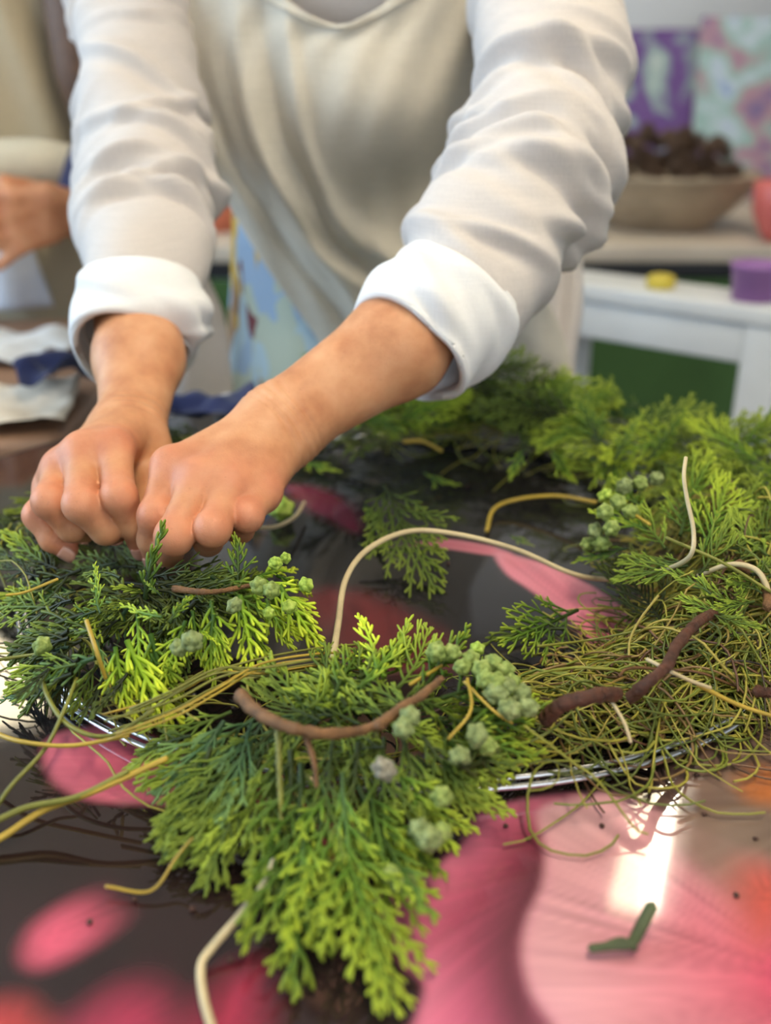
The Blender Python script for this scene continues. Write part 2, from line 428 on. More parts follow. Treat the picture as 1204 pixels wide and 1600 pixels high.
    petal([(-60,1600),(0,1570),(40,1580),(70,1640),(-40,1660)], (0,1640), (210,70,70), (190,70,70), (190,70,70), .012)
    # the two large petals at the front right
    petal([(560,1410),(640,1385),(720,1320),(760,1265),(900,1240),(980,1290),(900,1380),(850,1470),(850,1560),(900,1660),(640,1660),(650,1590),(662,1540),(625,1500),(612,1450),(585,1425)], (940,1330), (140,16,58), (216,98,134), (228,140,164), .003, 30)
    petal([(800,1330),(850,1300),(890,1380),(850,1500),(900,1660),(800,1660),(745,1560),(735,1470),(770,1390)], (860,1300), (52,34,34), (70,40,44), (100,44,60), .02, 18, amount=.9)
    petal([(845,1262),(960,1240),(1080,1290),(1300,1400),(1400,1700),(900,1700),(868,1610),(830,1550),(816,1490),(824,1435),(846,1385),(852,1330)], (1290,1540), (200,30,78), (226,184,186), (224,150,166), .0035, 22, edge_w=.012)
    # beyond it: bright wall's taupe reflection painted in; orange spots are the flower heart
    petal([(1060,1205),(1130,1150),(1300,1100),(1420,1300),(1300,1440),(1180,1420),(1060,1350),(1030,1290)], (1330,1250), (108,90,76), (128,108,94), (150,112,104), .014, 10, amount=.95)
    petal([(1150,1215),(1200,1195),(1260,1230),(1230,1260),(1165,1250)], (1200,1230), (206,110,40), (190,110,60), (170,110,70), .008, 6, amount=.8)
    petal([(1140,1370),(1180,1345),(1250,1380),(1240,1450),(1180,1480),(1145,1430)], (1200,1410), (206,70,50), (196,90,80), (190,90,84), .012, 6, amount=.8)
    colr[:] = colr*.84; verts = np.concatenate([P, np.full((len(P), 1), T)], 1)
    return mesh_np('table_top', verts, q, None, True, {'print': colr})
tp = NT('printed_gloss')
tp.l(tp.attr('print').outputs['Color'], tp.b.inputs['Base Color'])
tp.set(Roughness=.11); tp.b.inputs['Specular IOR Level'].default_value = .6
tp.l(tp.math('ADD', tp.math('MULTIPLY', tp.noise(9, 4), .07), .015), tp.b.inputs['Roughness'])
tp.bump(tp.noise(14, 3), .025, .002)
table = empty('round_table', (TC[0], TC[1], 0), 'round table with glossy pink flower print under the wreath', 'table')
obj('table_top', build_table_top(), tp.m, table)
v, q = lathe([(.001, T-.022), (TR-.004, T-.022), (TR+.004, T-.02), (TR+.007, T-.012), (TR+.006, T-.003), (TR-.001, T+.0005), (TR-.004, T-.001)], (TC[0], TC[1], 0), 128)
obj('table_edge', MB().add(v, q).mesh('table_edge'), M['steel'], table)
v, q = lathe([(.001, T-.03), (.12, T-.03), (.12, T-.024), (.035, T-.035), (.03, T-.1), (.03, .12), (.05, .06)], (TC[0], TC[1], 0), 40)
obj('pedestal', MB().add(v, q).mesh('pedestal'), M['steel'], table)
v, q = lathe([(.05, .06), (.12, .045), (.23, .02), (.24, .0), (.001, .0)], (TC[0], TC[1], 0), 48)
obj('foot', MB().add(v, q).mesh('foot'), M['steel'], table)

# ------------------------------------------------------------------ bodies: smooth distance field -> one continuous skin
def surface_nets(f, lo, hi, h):
    B = 8; lo = V3(lo); n = np.ceil((V3(hi)-lo)/h/B).astype(int); N = n*B
    bc = np.stack(np.meshgrid(*[np.arange(k) for k in n], indexing='ij'), -1).reshape(-1, 3)
    cen = lo + (bc*B + (B-1)/2)*h
    d = f(cen); act = np.abs(d) < B*h*.87 + .006
    vals = np.repeat(np.repeat(np.repeat(d.reshape(n), B, 0), B, 1), B, 2).astype(np.float32)
    off = np.stack(np.meshgrid(*[np.arange(B)]*3, indexing='ij'), -1).reshape(-1, 3)
    ab = bc[act]
    for s in range(0, len(ab), 400):
        ijk = (ab[s:s+400, None]*B + off[None]).reshape(-1, 3)
        vals[ijk[:, 0], ijk[:, 1], ijk[:, 2]] = f(lo + ijk*h)
    ins = vals < 0
    c = np.zeros(np.array(ins.shape)-1, np.int8)
    for a in (0, 1):
        for b in (0, 1):
            for e in (0, 1):
                c += ins[a:ins.shape[0]-1+a, b:ins.shape[1]-1+b, e:ins.shape[2]-1+e]
    cells = np.argwhere((c > 0) & (c < 8))
    idm = np.full(c.shape, -1, np.int64); idm[tuple(cells.T)] = np.arange(len(cells))
    acc = np.zeros((len(cells), 3)); cnt = np.zeros(len(cells))
    corners = [(a, b, e) for a in (0, 1) for b in (0, 1) for e in (0, 1)]
    for c0 in corners:
        for ax in range(3):
            if c0[ax]: continue
            c1 = list(c0); c1[ax] = 1
            v0 = vals[tuple((cells + c0).T)]; v1 = vals[tuple((cells + c1).T)]
            m = (v0 < 0) != (v1 < 0); t = np.where(m, v0/(v0-v1+1e-20), 0)
            p = np.repeat(np.array(c0, float)[None], len(cells), 0); p[:, ax] += t
            acc[m] += p[m]; cnt[m] += 1
    verts = lo + (cells + acc/cnt[:, None])*h
    quads = []
    for ax in range(3):
        o1, o2 = [(1, 2), (2, 0), (0, 1)][ax]
        sl0 = [slice(None)]*3; sl1 = [slice(None)]*3; sl0[ax] = slice(0, -1); sl1[ax] = slice(1, None)
        e0 = ins[tuple(sl0)]; e1 = ins[tuple(sl1)]
        ed = np.argwhere(e0 != e1)
        ed = ed[(ed[:, o1] > 0) & (ed[:, o2] > 0) & (ed[:, o1] < ins.shape[o1]-1) & (ed[:, o2] < ins.shape[o2]-1)]
        fl = ins[tuple(ed.T)]
        def cid(a, b):
            k = ed.copy(); k[:, o1] -= a; k[:, o2] -= b; return idm[tuple(k.T)]
        q = np.stack([cid(1, 1), cid(0, 1), cid(0, 0), cid(1, 0)], -1)
        q[~fl] = q[~fl][:, ::-1]; quads.append(q)
    q = np.concatenate(quads); q = q[(q >= 0).all(1)]
    return verts, q
def cap_d(p, a, b, ra, rb):
    a = V3(a); b = V3(b); ba = b-a; t = np.clip(((p-a)@ba)/(ba@ba+1e-12), 0, 1)
    return np.sqrt((((p-a) - t[:, None]*ba)**2).sum(1)) - (ra + (rb-ra)*t)
def sph_d(p, c, r): return np.sqrt(((p-V3(c))**2).sum(1)) - r
def ell_d(p, c, r, R=None):
    q = p-V3(c)
    if R is not None: q = q@np.asarray(R)
    r = V3(r); k = np.sqrt(((q/r)**2).sum(1)); k2 = np.sqrt(((q/r**2)**2).sum(1)); return k*(k-1)/(k2+1e-9)
def smin(a, b, k):
    h = np.clip(.5+.5*(b-a)/k, 0, 1); return b*(1-h) + a*h - k*h*(1-h)

class Hand:
    """fingers: dict name -> 4 joints (MCP, PIP, DIP, tip), carpals: start of each metacarpal"""
    def __init__(s, fingers, carpals, thumb, wrist, axis_pts, grooves):
        s.F = {k: [U(*j) for j in v] for k, v in fingers.items()}
        s.C = {k: U(*v) for k, v in carpals.items()}
        s.T = [U(*j) for j in thumb]; s.W = wrist; s.A = axis_pts; s.G = grooves
    R = {'index': (.0108, .0096, .0083, .0070), 'middle': (.0110, .0098, .0085, .0071),
         'ring': (.0104, .0093, .0081, .0068), 'little': (.0095, .0084, .0073, .0062)}
    def sdf(s, p):
        names = list(s.F)
        palm = None
        for i, k in enumerate(names):
            d = cap_d(p, s.C[k], s.F[k][0], .0118, Hand.R[k][0]*.96)
            palm = d if palm is None else smin(palm, d, .018)
        mid = [s.C[k]*.5 + s.F[k][0]*.5 for k in names]   # flesh of the palm side
        for a, b in zip(names[:-1], names[1:]):          # skin webs between the roots of the fingers
            wa = s.F[a][0]*.72 + s.F[a][1]*.28; wb = s.F[b][0]*.72 + s.F[b][1]*.28
            palm = smin(palm, cap_d(p, wa, wb, .0078, .0074), .005)
            palm = smin(palm, cap_d(p, s.F[a][0], s.F[b][0], .0094, .0090), .008)
        for k in names: palm = smin(palm, sph_d(p, s.F[k][0], Hand.R[k][0]*.99), .004)
        # forearm
        fa = None
        for (a, b, ra, rb) in s.A:
            d = cap_d(p, a, b, ra, rb); fa = d if fa is None else smin(fa, d, .012)
        body = smin(palm, fa, .020)
        t = s.T
        th = smin(cap_d(p, t[0], t[1], .0150, .0118), smin(cap_d(p, t[1], t[2], .0112, .0100), cap_d(p, t[2], t[3], .0100, .0078), .004), .006)
        body = smin(body, th, .010)
        fing = None
        for k in names:
            j = s.F[k]; r = Hand.R[k]
            d = cap_d(p, j[0], j[1], r[0]*.97, r[1]*.98)
            d = smin(d, sph_d(p, j[1], r[1]*1.02), .004)
            d = smin(d, cap_d(p, j[1], j[2], r[1], r[2]), .003)
            d = smin(d, cap_d(p, j[2], j[3], r[2], r[3]), .003)
            body_k = d
            fing = body_k if fing is None else smin(fing, body_k, .0012)
        body = smin(body, fing, .0042)
        for (c, ax, offs, dep, wd) in s.G:           # skin creases round the wrist and joints
            q = p-c; sa = q@ax; near = np.exp(-((q*q).sum(1)/(.032**2)))
            wav = .0016*np.sin((q@np.array([.3, .8, .5]))*190)
            for o in offs: body = body + dep*near*np.exp(-((sa-o+wav)/wd)**2)
        return body
    def joints(s):
        return [(s.F[k][i], (.014, .012)[min(i, 1)]) for k in s.F for i in (0, 1)] + [(s.F[k][3], .012) for k in s.F]

ww, we = U(441, 660, .628), U(622, 540, .655)
er = U(828, 275, .722)
ax1 = nrm(we-ww); side1 = nrm(np.cross(ax1, nrm(ray(441, 660))))
hand_r = Hand(
    {'index': [(268,729,.586),(244,806,.566),(238,843,.578),(241,866,.590)],
     'middle': [(314,750,.572),(272,838,.549),(263,861,.571),(262,868,.590)],
     'ring': [(362,760,.574),(332,826,.548),(325,846,.571),(322,848,.590)],
     'little': [(410,770,.584),(386,806,.561),(376,828,.579),(372,832,.594)]},
    {'index': (415,656,.628), 'middle': (427,664,.620), 'ring': (440,676,.620), 'little': (450,690,.626)},
    [(372,712,.640),(300,780,.628),(262,826,.612),(243,860,.600)], ww,
    [(ww + side1*.0055, we + side1*.010, .0180, .0225), (ww - side1*.0055, we - side1*.010, .0180, .0225), (we, er, .0325, .036)],
    [(ww + ax1*.004 - nrm(ray(441,660))*.016, ax1, (-.008, -.003, .003, .009), .0015, .0012)])
wl, wl2, el = U(207, 664, .668), U(217, 560, .715), U(217, 340, .825)
ax2 = nrm(wl2-wl); side2 = nrm(np.cross(ax2, nrm(ray(207, 664))))
hand_l = Hand(
    {'index': [(178,702,.602),(186,776,.574),(207,819,.586),(220,852,.598)],
     'middle': [(131,707,.602),(127,788,.572),(165,828,.584),(180,832,.605)],
     'ring': [(98,732,.609),(77,783,.582),(112,825,.591),(132,831,.610)],
     'little': [(82,760,.619),(60,805,.599),(82,843,.598),(106,858,.601)]},
    {'index': (213,678,.655), 'middle': (196,674,.652), 'ring': (182,678,.654), 'little': (170,688,.660)},
    [(232,705,.655),(236,756,.640),(233,812,.620),(230,854,.606)], wl,
    [(wl + side2*.0045, wl2 + side2*.007, .0165, .0225), (wl - side2*.0045, wl2 - side2*.007, .0165, .0225), (wl2, el, .030, .036)],
    [(wl + ax2*.006 - nrm(ray(207,664))*.016, ax2, (-.004, .004, .012), .0010, .0013)])

person = empty('person', (-.05, 1.12, 0), 'person in white gauze shirt and linen apron binding greenery to the wreath', 'person')
sh_l, sh_r = U(232, -160, .955), U(850, -95, .855)
neckb = (sh_l+sh_r)/2 + np.array([0, .02, .03]); hip = np.array([-.03, 1.14, .80])
headc = neckb + np.array([-.01, -.115, .185])
def body_coarse(p):
    d = cap_d(p, el, sh_l, .035, .036)
    d = np.minimum(d, cap_d(p, er, sh_r, .036, .040))
    to = None
    for c, r in ((hip, (.125, .085, .14)), ((hip*.5+neckb*.5), (.118, .082, .17)), (neckb*.78+hip*.22, (.145, .085, .11))):
        e = ell_d(p, c, r); to = e if to is None else smin(to, e, .05)
    to = smin(to, cap_d(p, sh_l, sh_r, .042, .046), .03)
    d = smin(d, to, .04)
    d = smin(d, cap_d(p, neckb + np.array([0, 0, -.02]), headc + np.array([0, .03, -.05]), .052, .048), .03)
    hd = smin(ell_d(p, headc + np.array([0, .02, .02]), (.074, .095, .095)), ell_d(p, headc + np.array([0, -.035, -.055]), (.052, .052, .062)), .03)
    hd = smin(hd, ell_d(p, headc + np.array([0, -.085, -.02]), (.014, .02, .03)), .012)
    for sgn in (-1, 1):
        hd = smin(hd, ell_d(p, headc + np.array([sgn*.077, .025, -.02]), (.01, .02, .032)), .006)
        hd = -smin(-hd, sph_d(p, headc + np.array([sgn*.032, -.092, .012]), .014), .012)
        hd = smin(hd, sph_d(p, headc + np.array([sgn*.032, -.074, .012]), .0125), .002)
    hd = -smin(-hd, -(-ell_d(p, headc + np.array([0, -.094, -.066]), (.024, .01, .0025))), .004)
    d = smin(d, hd, .015)
    for sgn in (-1, 1):
        d = smin(d, cap_d(p, hip + np.array([sgn*.075, 0, -.06]), np.array([hip[0]+sgn*.08, 1.12, .46]), .085, .056), .03)
        d = smin(d, cap_d(p, (hip[0]+sgn*.08, 1.12, .46), (hip[0]+sgn*.08, 1.15, .07), .055, .035), .02)
        d = smin(d, cap_d(p, (hip[0]+sgn*.08, 1.16, .035), (hip[0]+sgn*.09, 1.00, .03), .035, .028), .02)
    return d
def bounds(pts, pad): pts = np.array(pts); return pts.min(0)-pad, pts.max(0)+pad
vs, qs, n0 = [], [], 0
red = []
for hd, far in ((hand_r, we + ax1*.06), (hand_l, wl2 + ax2*.05)):
    pts = [j for k in hd.F for j in hd.F[k]] + hd.T + [far, hd.W]
    lo, hi = bounds(pts, .03)
    endp, enda = far, nrm(far - hd.W)
    f = lambda p, hd=hd, e=endp, a=enda: np.maximum(hd.sdf(p), (p-e)@a)
    v, q = surface_nets(f, lo, hi, .0014)
    rr = np.zeros(len(v))
    for c, wd in hd.joints(): rr = np.maximum(rr, np.exp(-((v-c)**2).sum(1)/(wd*1.15)**2))
    vs.append(v); qs.append(q+n0); n0 += len(v); red.append(rr)
lo, hi = (-.34, .80, .0), (.30, 1.30, headc[2]+.14)
lo = np.minimum(lo, np.minimum(el, er)-.05); lo[2] = -.01; hi = np.maximum(hi, np.maximum(sh_l, sh_r)+.08)
v, q = surface_nets(body_coarse, lo, hi, .008)
vs.append(v); qs.append(q+n0); red.append(np.zeros(len(v)))
body_me = mesh_np('body', np.concatenate(vs), np.concatenate(qs), None, True, {'red': np.concatenate(red)})
body = obj('body', body_me, M['skin'], person)
def nail(hd, k):
    j = hd.F[k]; ax = nrm(j[3]-j[2]); out = j[1]-(j[0]+j[2])/2; out = nrm(out - ax*(out@ax)); sd = np.cross(ax, out)
    r = Hand.R[k][3]; u = np.linspace(-1, 1, 9); w_ = np.linspace(0, 1, 7); vv = []
    for b in w_:
        hw = .98*(1-.25*b*b)*(.75+.25*min(1, b*4))
        for a in u:
            an = a*hw*.95; rr = r*1.06
            vv.append(j[3] + ax*(-.0035 + .0095*b*(1-.12*a*a)) + rr*(math.sin(an)*sd + math.cos(an)*out)*(1 - .12*max(0, b-.6)))
    me = mesh_np('fingernail', vv, grid_faces(9, 7)); o = obj('fingernail', me, M['nail'], person)
    md = o.modifiers.new('solid', 'SOLIDIFY'); md.thickness = .0008; md.offset = 0
for hd in (hand_l, hand_r):
    for k in hd.F: nail(hd, k)

# hair, out of frame above but mirrored by the table
def hair_mesh(c, n=40, m=24, back=.05):
    vv = []
    for i in range(m):
        ph = math.pi*(i/(m-1))*.62
        for k in range(n):
            th = 2*math.pi*k/n; d = np.array([math.sin(ph)*math.cos(th), math.sin(ph)*math.sin(th), math.cos(ph)])
            R = np.array([.087, .108, .108])*(1+.03*math.sin(th*9+ph*3))
            p = d*R
            if d[1] < -.35 and ph > .8: p = p*np.array([1, .78, .9]) + np.array([0, .02, .035])
            vv.append(c + np.array([0, .022, .022]) + p)
    return mesh_np('hair', vv, grid_faces(n, m, True))
M['hair'] = plain('brown_hair', rgb(92, 66, 48), .5, var=.3, scale=90, bump=.6)
obj('hair', hair_mesh(headc), M['hair'], person)

# ------------------------------------------------------------------ clothing
def loft(rows, n_v, n_u, a0, folds=None, ratio=1.0, u0=0):
    """rows: (px, py, depth, half width in px); returns grid vertices"""
    P = np.array([U(a, b, c) for a, b, c, _ in rows]); r = np.array([hw*c/FPX for _, _, c, hw in rows])
    R = catmull(np.concatenate([P, r[:, None]], 1), n_v); P = R[:, :3]; r = R[:, 3]
    tn, A, B = frames(P, a0); th = np.arange(n_u)*2*np.pi/n_u
    s = np.concatenate([[0], np.cumsum(np.linalg.norm(np.diff(P, axis=0), axis=1))])
    disp = np.zeros((n_v, n_u)) if folds is None else folds(s[:, None], th[None, :])
    rad = r[:, None] + disp
    v = P[:, None] + rad[..., None]*(np.cos(th)[None, :, None]*A[:, None] + ratio*np.sin(th)[None, :, None]*B[:, None])
    return v.reshape(-1, 3), grid_faces(n_u, n_v, True), s[-1]
def make_folds(seed, L, n, amp, zones, wmin=.005, wmax=.012):
    r = np.random.default_rng(seed); F = []
    for _ in range(n):
        z = zones[r.integers(len(zones))]
        F.append((r.uniform(z[0], z[1])*L, r.uniform(0, 2*np.pi), r.normal(0, .022), r.uniform(wmin, wmax), amp*r.uniform(.4, 1.0)*z[2], r.uniform(.5, 1.3)))
    def f(s, th):
        out = 0
        for v0, u0, sl, w_, a, ext in F:
            du = (th-u0+np.pi) % (2*np.pi) - np.pi
            x = (s - v0 - sl*du)/w_
            out = out + a*(np.exp(-x*x) - .45*np.exp(-((x-1.9)/1.2)**2))*np.exp(-(du/ext)**2)
        big = .0025*np.sin(s*55 + 2*np.cos(th)) + .002*np.sin(th*3 + s*30)
        return out + big
    return f
shirt = None
def shirt_torso():
    secs = [(hip[0]-.005, 1.125, .985, .132, .098), (-.037, 1.115, 1.02, .136, .1), (-.04, 1.088, 1.07, .142, .104),
            (neckb[0], 1.04, 1.16, .156, .098), (neckb[0], neckb[1]-.015, neckb[2]-.005, .150, .078), (neckb[0], neckb[1]-.01, neckb[2]+.03, .085, .062), (neckb[0], neckb[1]-.02, neckb[2]+.055, .064, .06)]
    R = catmull(secs, 70); n = 80; th = np.arange(n)*2*np.pi/n
    c = np.stack([np.cos(th), np.sin(th)], -1); sq = (np.abs(c)**.86)*np.sign(c)
    v = np.stack([R[:, 0:1] + R[:, 3:4]*sq[None, :, 0], R[:, 1:2] + R[:, 4:5]*sq[None, :, 1], np.repeat(R[:, 2:3], n, 1)], -1)
    v += .004*np.sin(th*7)[None, :, None]*np.array([0, 1, 0])*np.clip(1.15-R[:, 2:3, None], 0, .4)/.4
    # shoulders are turned: the arm nearer the viewer comes forward
    tw = np.clip((R[:, 2]-.95)/.25, 0, 1)*.33
    dx = v[..., 0]-R[:, 0:1]; dy = v[..., 1]-R[:, 1:2]
    v[..., 0] = R[:, 0:1] + dx*np.cos(tw)[:, None] + dy*np.sin(tw)[:, None]
    v[..., 1] = R[:, 1:2] - dx*np.sin(tw)[:, None] + dy*np.cos(tw)[:, None]
    return mesh_np('shirt', v.reshape(-1, 3), grid_faces(n, 70, True))
shirt = obj('shirt', shirt_torso(), M['shirt'], person)
def solid(o, t, off=0):
    m = o.modifiers.new('solid', 'SOLIDIFY'); m.thickness = t; m.offset = off
def sub(name, v, q, mat, parent, thick=.0012):
    o = obj(name, mesh_np(name, v, q), mat, parent)
    if thick: solid(o, thick)
    return o
# sleeve at the left of the picture
Lf = make_folds(3, .46, 52, .0095, [(.15, .5, .8), (.4, .95, 1.0), (.55, .9, 1.1)], .0035, .009)
v, q, _ = loft([(222,-190,.97,84),(214,-90,.935,88),(211,0,.908,88),(214,100,.885,88),(220,200,.862,97),(226,300,.836,104),(226,380,.803,102),(219,450,.766,88),(216,515,.745,79)], 220, 120, (1, 0, 0), Lf)
sub('sleeve', v, q, M['shirt'], shirt)
def cuff(rows, seed, extra=None):
    fo = make_folds(seed, .07, 10, .0058, [(.1, .9, 1.0)], .004, .010)
    v, q, L = loft(rows, 40, 110, (1, 0, 0), fo)
    o = sub('cuff', v, q, M['cuff'], shirt, .005); return o
cuff([(220,446,.756,84),(218,466,.753,92),(216,495,.748,97),(215,522,.743,96),(214,542,.739,90),(214,549,.737,84)], 5)
# sleeve at the right of the picture
Rf = make_folds(9, .46, 66, .0095, [(.42, .95, 1.0), (.5, .8, 1.1), (.62, .98, 1.0), (.66, 1.0, .9), (.2, .4, .5)], .0035, .009)
def Rf2(s, th):
    tuck = .0035*sstep(.0, .004, s-.205+.01*np.sin(th))      # the pressed crease across the upper arm
    return Rf(s, th) + tuck - .002
v, q, _ = loft([(858,-190,.868,104),(862,-90,.832,112),(860,0,.80,115),(857,100,.772,116),(851,190,.746,113),(829,270,.722,116),(786,352,.702,116),(738,425,.686,112),(692,482,.676,100)], 230, 120, (1, 0, 0), Rf2)
sub('sleeve', v, q, M['shirt'], shirt)
cuff([(716,455,.680,98),(705,468,.678,101),(680,498,.672,107),(655,528,.666,107),(640,546,.662,103),(634,553,.660,98)], 8)

# apron: a draped sheet given by rows (left edge, right edge, distance) with a rounded front
def sheet(rows, nu, nv, dip, waves, name, mat, parent, thick=.0018):
    R = catmull(rows, nv); u = np.linspace(0, 1, nu); vv = np.zeros((nv, nu, 3))
    for i, (xl, yl, xr, yr, Yl, Yc, Yr) in enumerate(R):
        x = xl + (xr-xl)*u; y = yl + (yr-yl)*u
        Yd = Yl*(1-u)**2 + 2*(2*Yc - .5*Yl - .5*Yr)*u*(1-u) + Yr*u**2
        if dip: y = y + dip*np.exp(-((u-.53)/.26)**2)*max(0, 1-i/(nv-1)/.22)**1.5
        for k in range(nu): vv[i, k] = UY(x[k], y[k], Yd[k])
    vgrid = np.linspace(0, 1, nv)[:, None]
    vv[..., 1] += waves(u[None, :], vgrid)
    return sub(name, vv.reshape(-1, 3), grid_faces(nu, nv), mat, parent, thick)
def apron_waves(u, v):
    g = lambda a, b, wu, wv, rot=0: np.exp(-(((u-a)*math.cos(rot)+(v-b)*math.sin(rot))/wu)**2 - ((-(u-a)*math.sin(rot)+(v-b)*math.cos(rot))/wv)**2)
    out = -.022*g(.62, .30, .20, .12) + .016*g(.66, .47, .26, .07, -.25) - .012*g(.52, .58, .3, .045, .45)
    out += -.012*g(.22, .38, .035, .3, -.12) + .010*g(.31, .36, .03, .28, -.12) - .010*g(.38, .30, .03, .24, -.1)
    out += .010*g(.60, .66, .3, .03, .35) - .010*g(.45, .68, .35, .03, .5) + .008*g(.12, .5, .03, .3, -.2)
    out += .004*np.sin(u*22 + v*9)*np.clip(v-.4, 0, 1) + .0015*np.sin(u*40+v*30)
    return out
apron = sheet([(286,-70,744,-70,.985,.925,.955),(284,10,748,0,.985,.928,.955),(283,70,748,70,.985,.930,.96),(292,150,745,150,.985,.935,.965),(312,225,742,225,.985,.945,.975),
               (350,305,758,300,.995,.958,.985),(398,388,800,380,1.01,.972,.995),(452,468,850,460,1.02,.985,1.005),(505,545,885,540,1.03,1.0,1.015),(545,640,905,640,1.035,1.012,1.02),(560,800,915,800,1.04,1.018,1.03),(565,960,915,960,1.04,1.02,1.03)],
              110, 170, 108, apron_waves, 'apron', M['apron'], person)
# doubled hem band with stitching along the dipping top edge of the bib
_av = np.empty(len(apron.data.vertices)*3, np.float32); apron.data.vertices.foreach_get('co', _av); _av = _av.reshape(170, 110, 3)
hb = _av[1:9] + np.array([0, -.0022, 0]); hb = hb.reshape(-1, 3)
sub('hem', hb, grid_faces(110, 8), M['apron'], apron, .0022)
for row in (7,):
    v, q, t = tube(_av[row] + np.array([0, -.0042, 0]), .0006, 5)
    obj('stitching', MB().add(v, q, t).mesh('stitching'), M['apron'], apron)
# grey-white shirt tail hanging at the hip
sheet([(250,330,300,335,1.09,1.085,1.10),(246,400,312,405,1.085,1.075,1.095),(244,480,347,485,1.08,1.065,1.09),(244,560,360,565,1.075,1.06,1.085),(244,650,368,655,1.075,1.06,1.085),(244,760,372,765,1.075,1.06,1.085)],
      40, 60, 0, lambda u, v: .008*np.sin(u*9+v*2)*v, 'shirt_tail', M['shirt'], shirt)
# and the loose cloth below the other elbow
sheet([(800,430,905,400,1.06,1.05,1.08),(800,500,906,480,1.06,1.05,1.08),(798,580,895,570,1.06,1.05,1.08),(798,680,885,680,1.06,1.05,1.08),(798,780,885,780,1.06,1.05,1.08)],
      40, 60, 0, lambda u, v: .012*np.sin(u*11+v*2), 'shirt_tail', M['shirt'], shirt)

sk = NT('print_skirt'); vt = sk.n('ShaderNodeTexVoronoi'); vt.inputs['Scale'].default_value = 30
mp = sk.n('ShaderNodeMapping'); mp.inputs['Scale'].default_value = (1.2, 1, .55); mp.inputs['Rotation'].default_value = (0, .7, 0)
sk.l(sk.n('ShaderNodeTexCoord').outputs['Object'], mp.inputs[0])
nz = sk.n('ShaderNodeTexNoise'); nz.inputs['Scale'].default_value = 14; sk.l(mp.outputs[0], nz.inputs['Vector'])
wv = sk.mix(.12, mp.outputs[0], nz.outputs['Color']); sk.l(wv, vt.inputs['Vector'])
sepn = sk.n('ShaderNodeSeparateColor'); sk.l(vt.outputs['Color'], sepn.inputs[0])
rp = sk.ramp(sepn.outputs[0], [(0, rgb(150, 172, 196)), (.22, rgb(176, 186, 170)), (.4, rgb(196, 160, 70)), (.56, rgb(150, 120, 90)), (.70, rgb(112, 62, 66)), (.84, rgb(168, 190, 200)), (1, rgb(120, 140, 90))])
for n_ in sk.t.nodes:
    if n_.type == 'VALTORGB': n_.color_ramp.interpolation = 'CONSTANT' if n_.outputs[0] == rp else 'LINEAR'
sk.col(rp); sk.set(Roughness=.9)
def skirt_mesh():
    secs = [(hip[0]+.0, 1.13, 1.02, .128, .094), (hip[0], 1.135, .86, .142, .102), (hip[0], 1.14, .70, .165, .115), (hip[0], 1.145, .45, .19, .135), (hip[0], 1.15, .25, .21, .15)]
    R = catmull(secs, 50); n = 90; th = np.arange(n)*2*np.pi/n
    fl = 1 + .03*np.sin(th*9)[None]*np.linspace(0, 1.6, 50)[:, None]
    v = np.stack([R[:, 0:1] + R[:, 3:4]*np.cos(th)*fl, R[:, 1:2] + R[:, 4:5]*np.sin(th)*fl, np.repeat(R[:, 2:3], n, 1)], -1)
    return mesh_np('skirt', v.reshape(-1, 3), grid_faces(n, 50, True))
so = obj('skirt', skirt_mesh(), sk.m, person, label='skirt printed with ochre, blue and red shapes'); solid(so, .0015, 1)

# ------------------------------------------------------------------ the wreath
WC = np.array([.016, .62]); WR = .25
wreath = empty('wreath', (WC[0], WC[1], T), 'half-finished wreath of cypress sprigs and tangled stems on a wire ring', 'wreath')
def ringp(phi, dr=0., z=0.):
    return np.array([WC[0] + (WR+dr)*math.cos(phi), WC[1] + (WR+dr)*math.sin(phi), T+z])
D = math.radians
# silver wire ring, two rounds of wire with a few ties
for dr, z in ((0, .006), (-.0042, .0078)):
    P = np.array([ringp(a, dr + .0012*math.sin(5*a), z + .0015*math.sin(3*a)) for a in np.linspace(0, 2*math.pi, 181)])
    v, q, t = tube(P, .0016, 8, cap=False); obj('wire', MB().add(v, q).mesh('wire'), M['metal'], wreath)

# --- cypress sprays: flat sprigs of scale-leaf twigs, several shapes, shared by all copies
def twig(mb, P, r0, r1, tip0, tip1):
    P = np.asarray(P, float); n = len(P)
    d = np.gradient(P, axis=0); d /= np.linalg.norm(d, axis=1)[:, None] + 1e-12
    up = np.array([0, 0, 1.]); sd = np.cross(d, up); sd /= np.linalg.norm(sd, axis=1)[:, None] + 1e-9; nn = np.cross(sd, d)
    r = np.linspace(r0, r1, n)[:, None]
    v = np.stack([P + sd*r, P + nn*r*.7, P - sd*r, P - nn*r*.7], 1).reshape(-1, 3)
    v = np.concatenate([v, [P[-1] + d[-1]*r1*1.3]])
    q = grid_faces(4, n, True); b = (n-1)*4; c = n*4
    t = [[b, b+1, c], [b+1, b+2, c], [b+2, b+3, c], [b+3, b, c]]
    a = np.concatenate([np.repeat(np.linspace(tip0, tip1, n), 4), [tip1]])
    mb.add(v, q, t, a)
def curve2(p, ang, L, bend, n, lift=0.):
    pts = [np.array(p, float)]; s = L/(n-1)
    for i in range(n-1):
        pts.append(pts[-1] + s*np.array([math.cos(ang), math.sin(ang), lift])); ang += bend/(n-1)
    return pts, ang
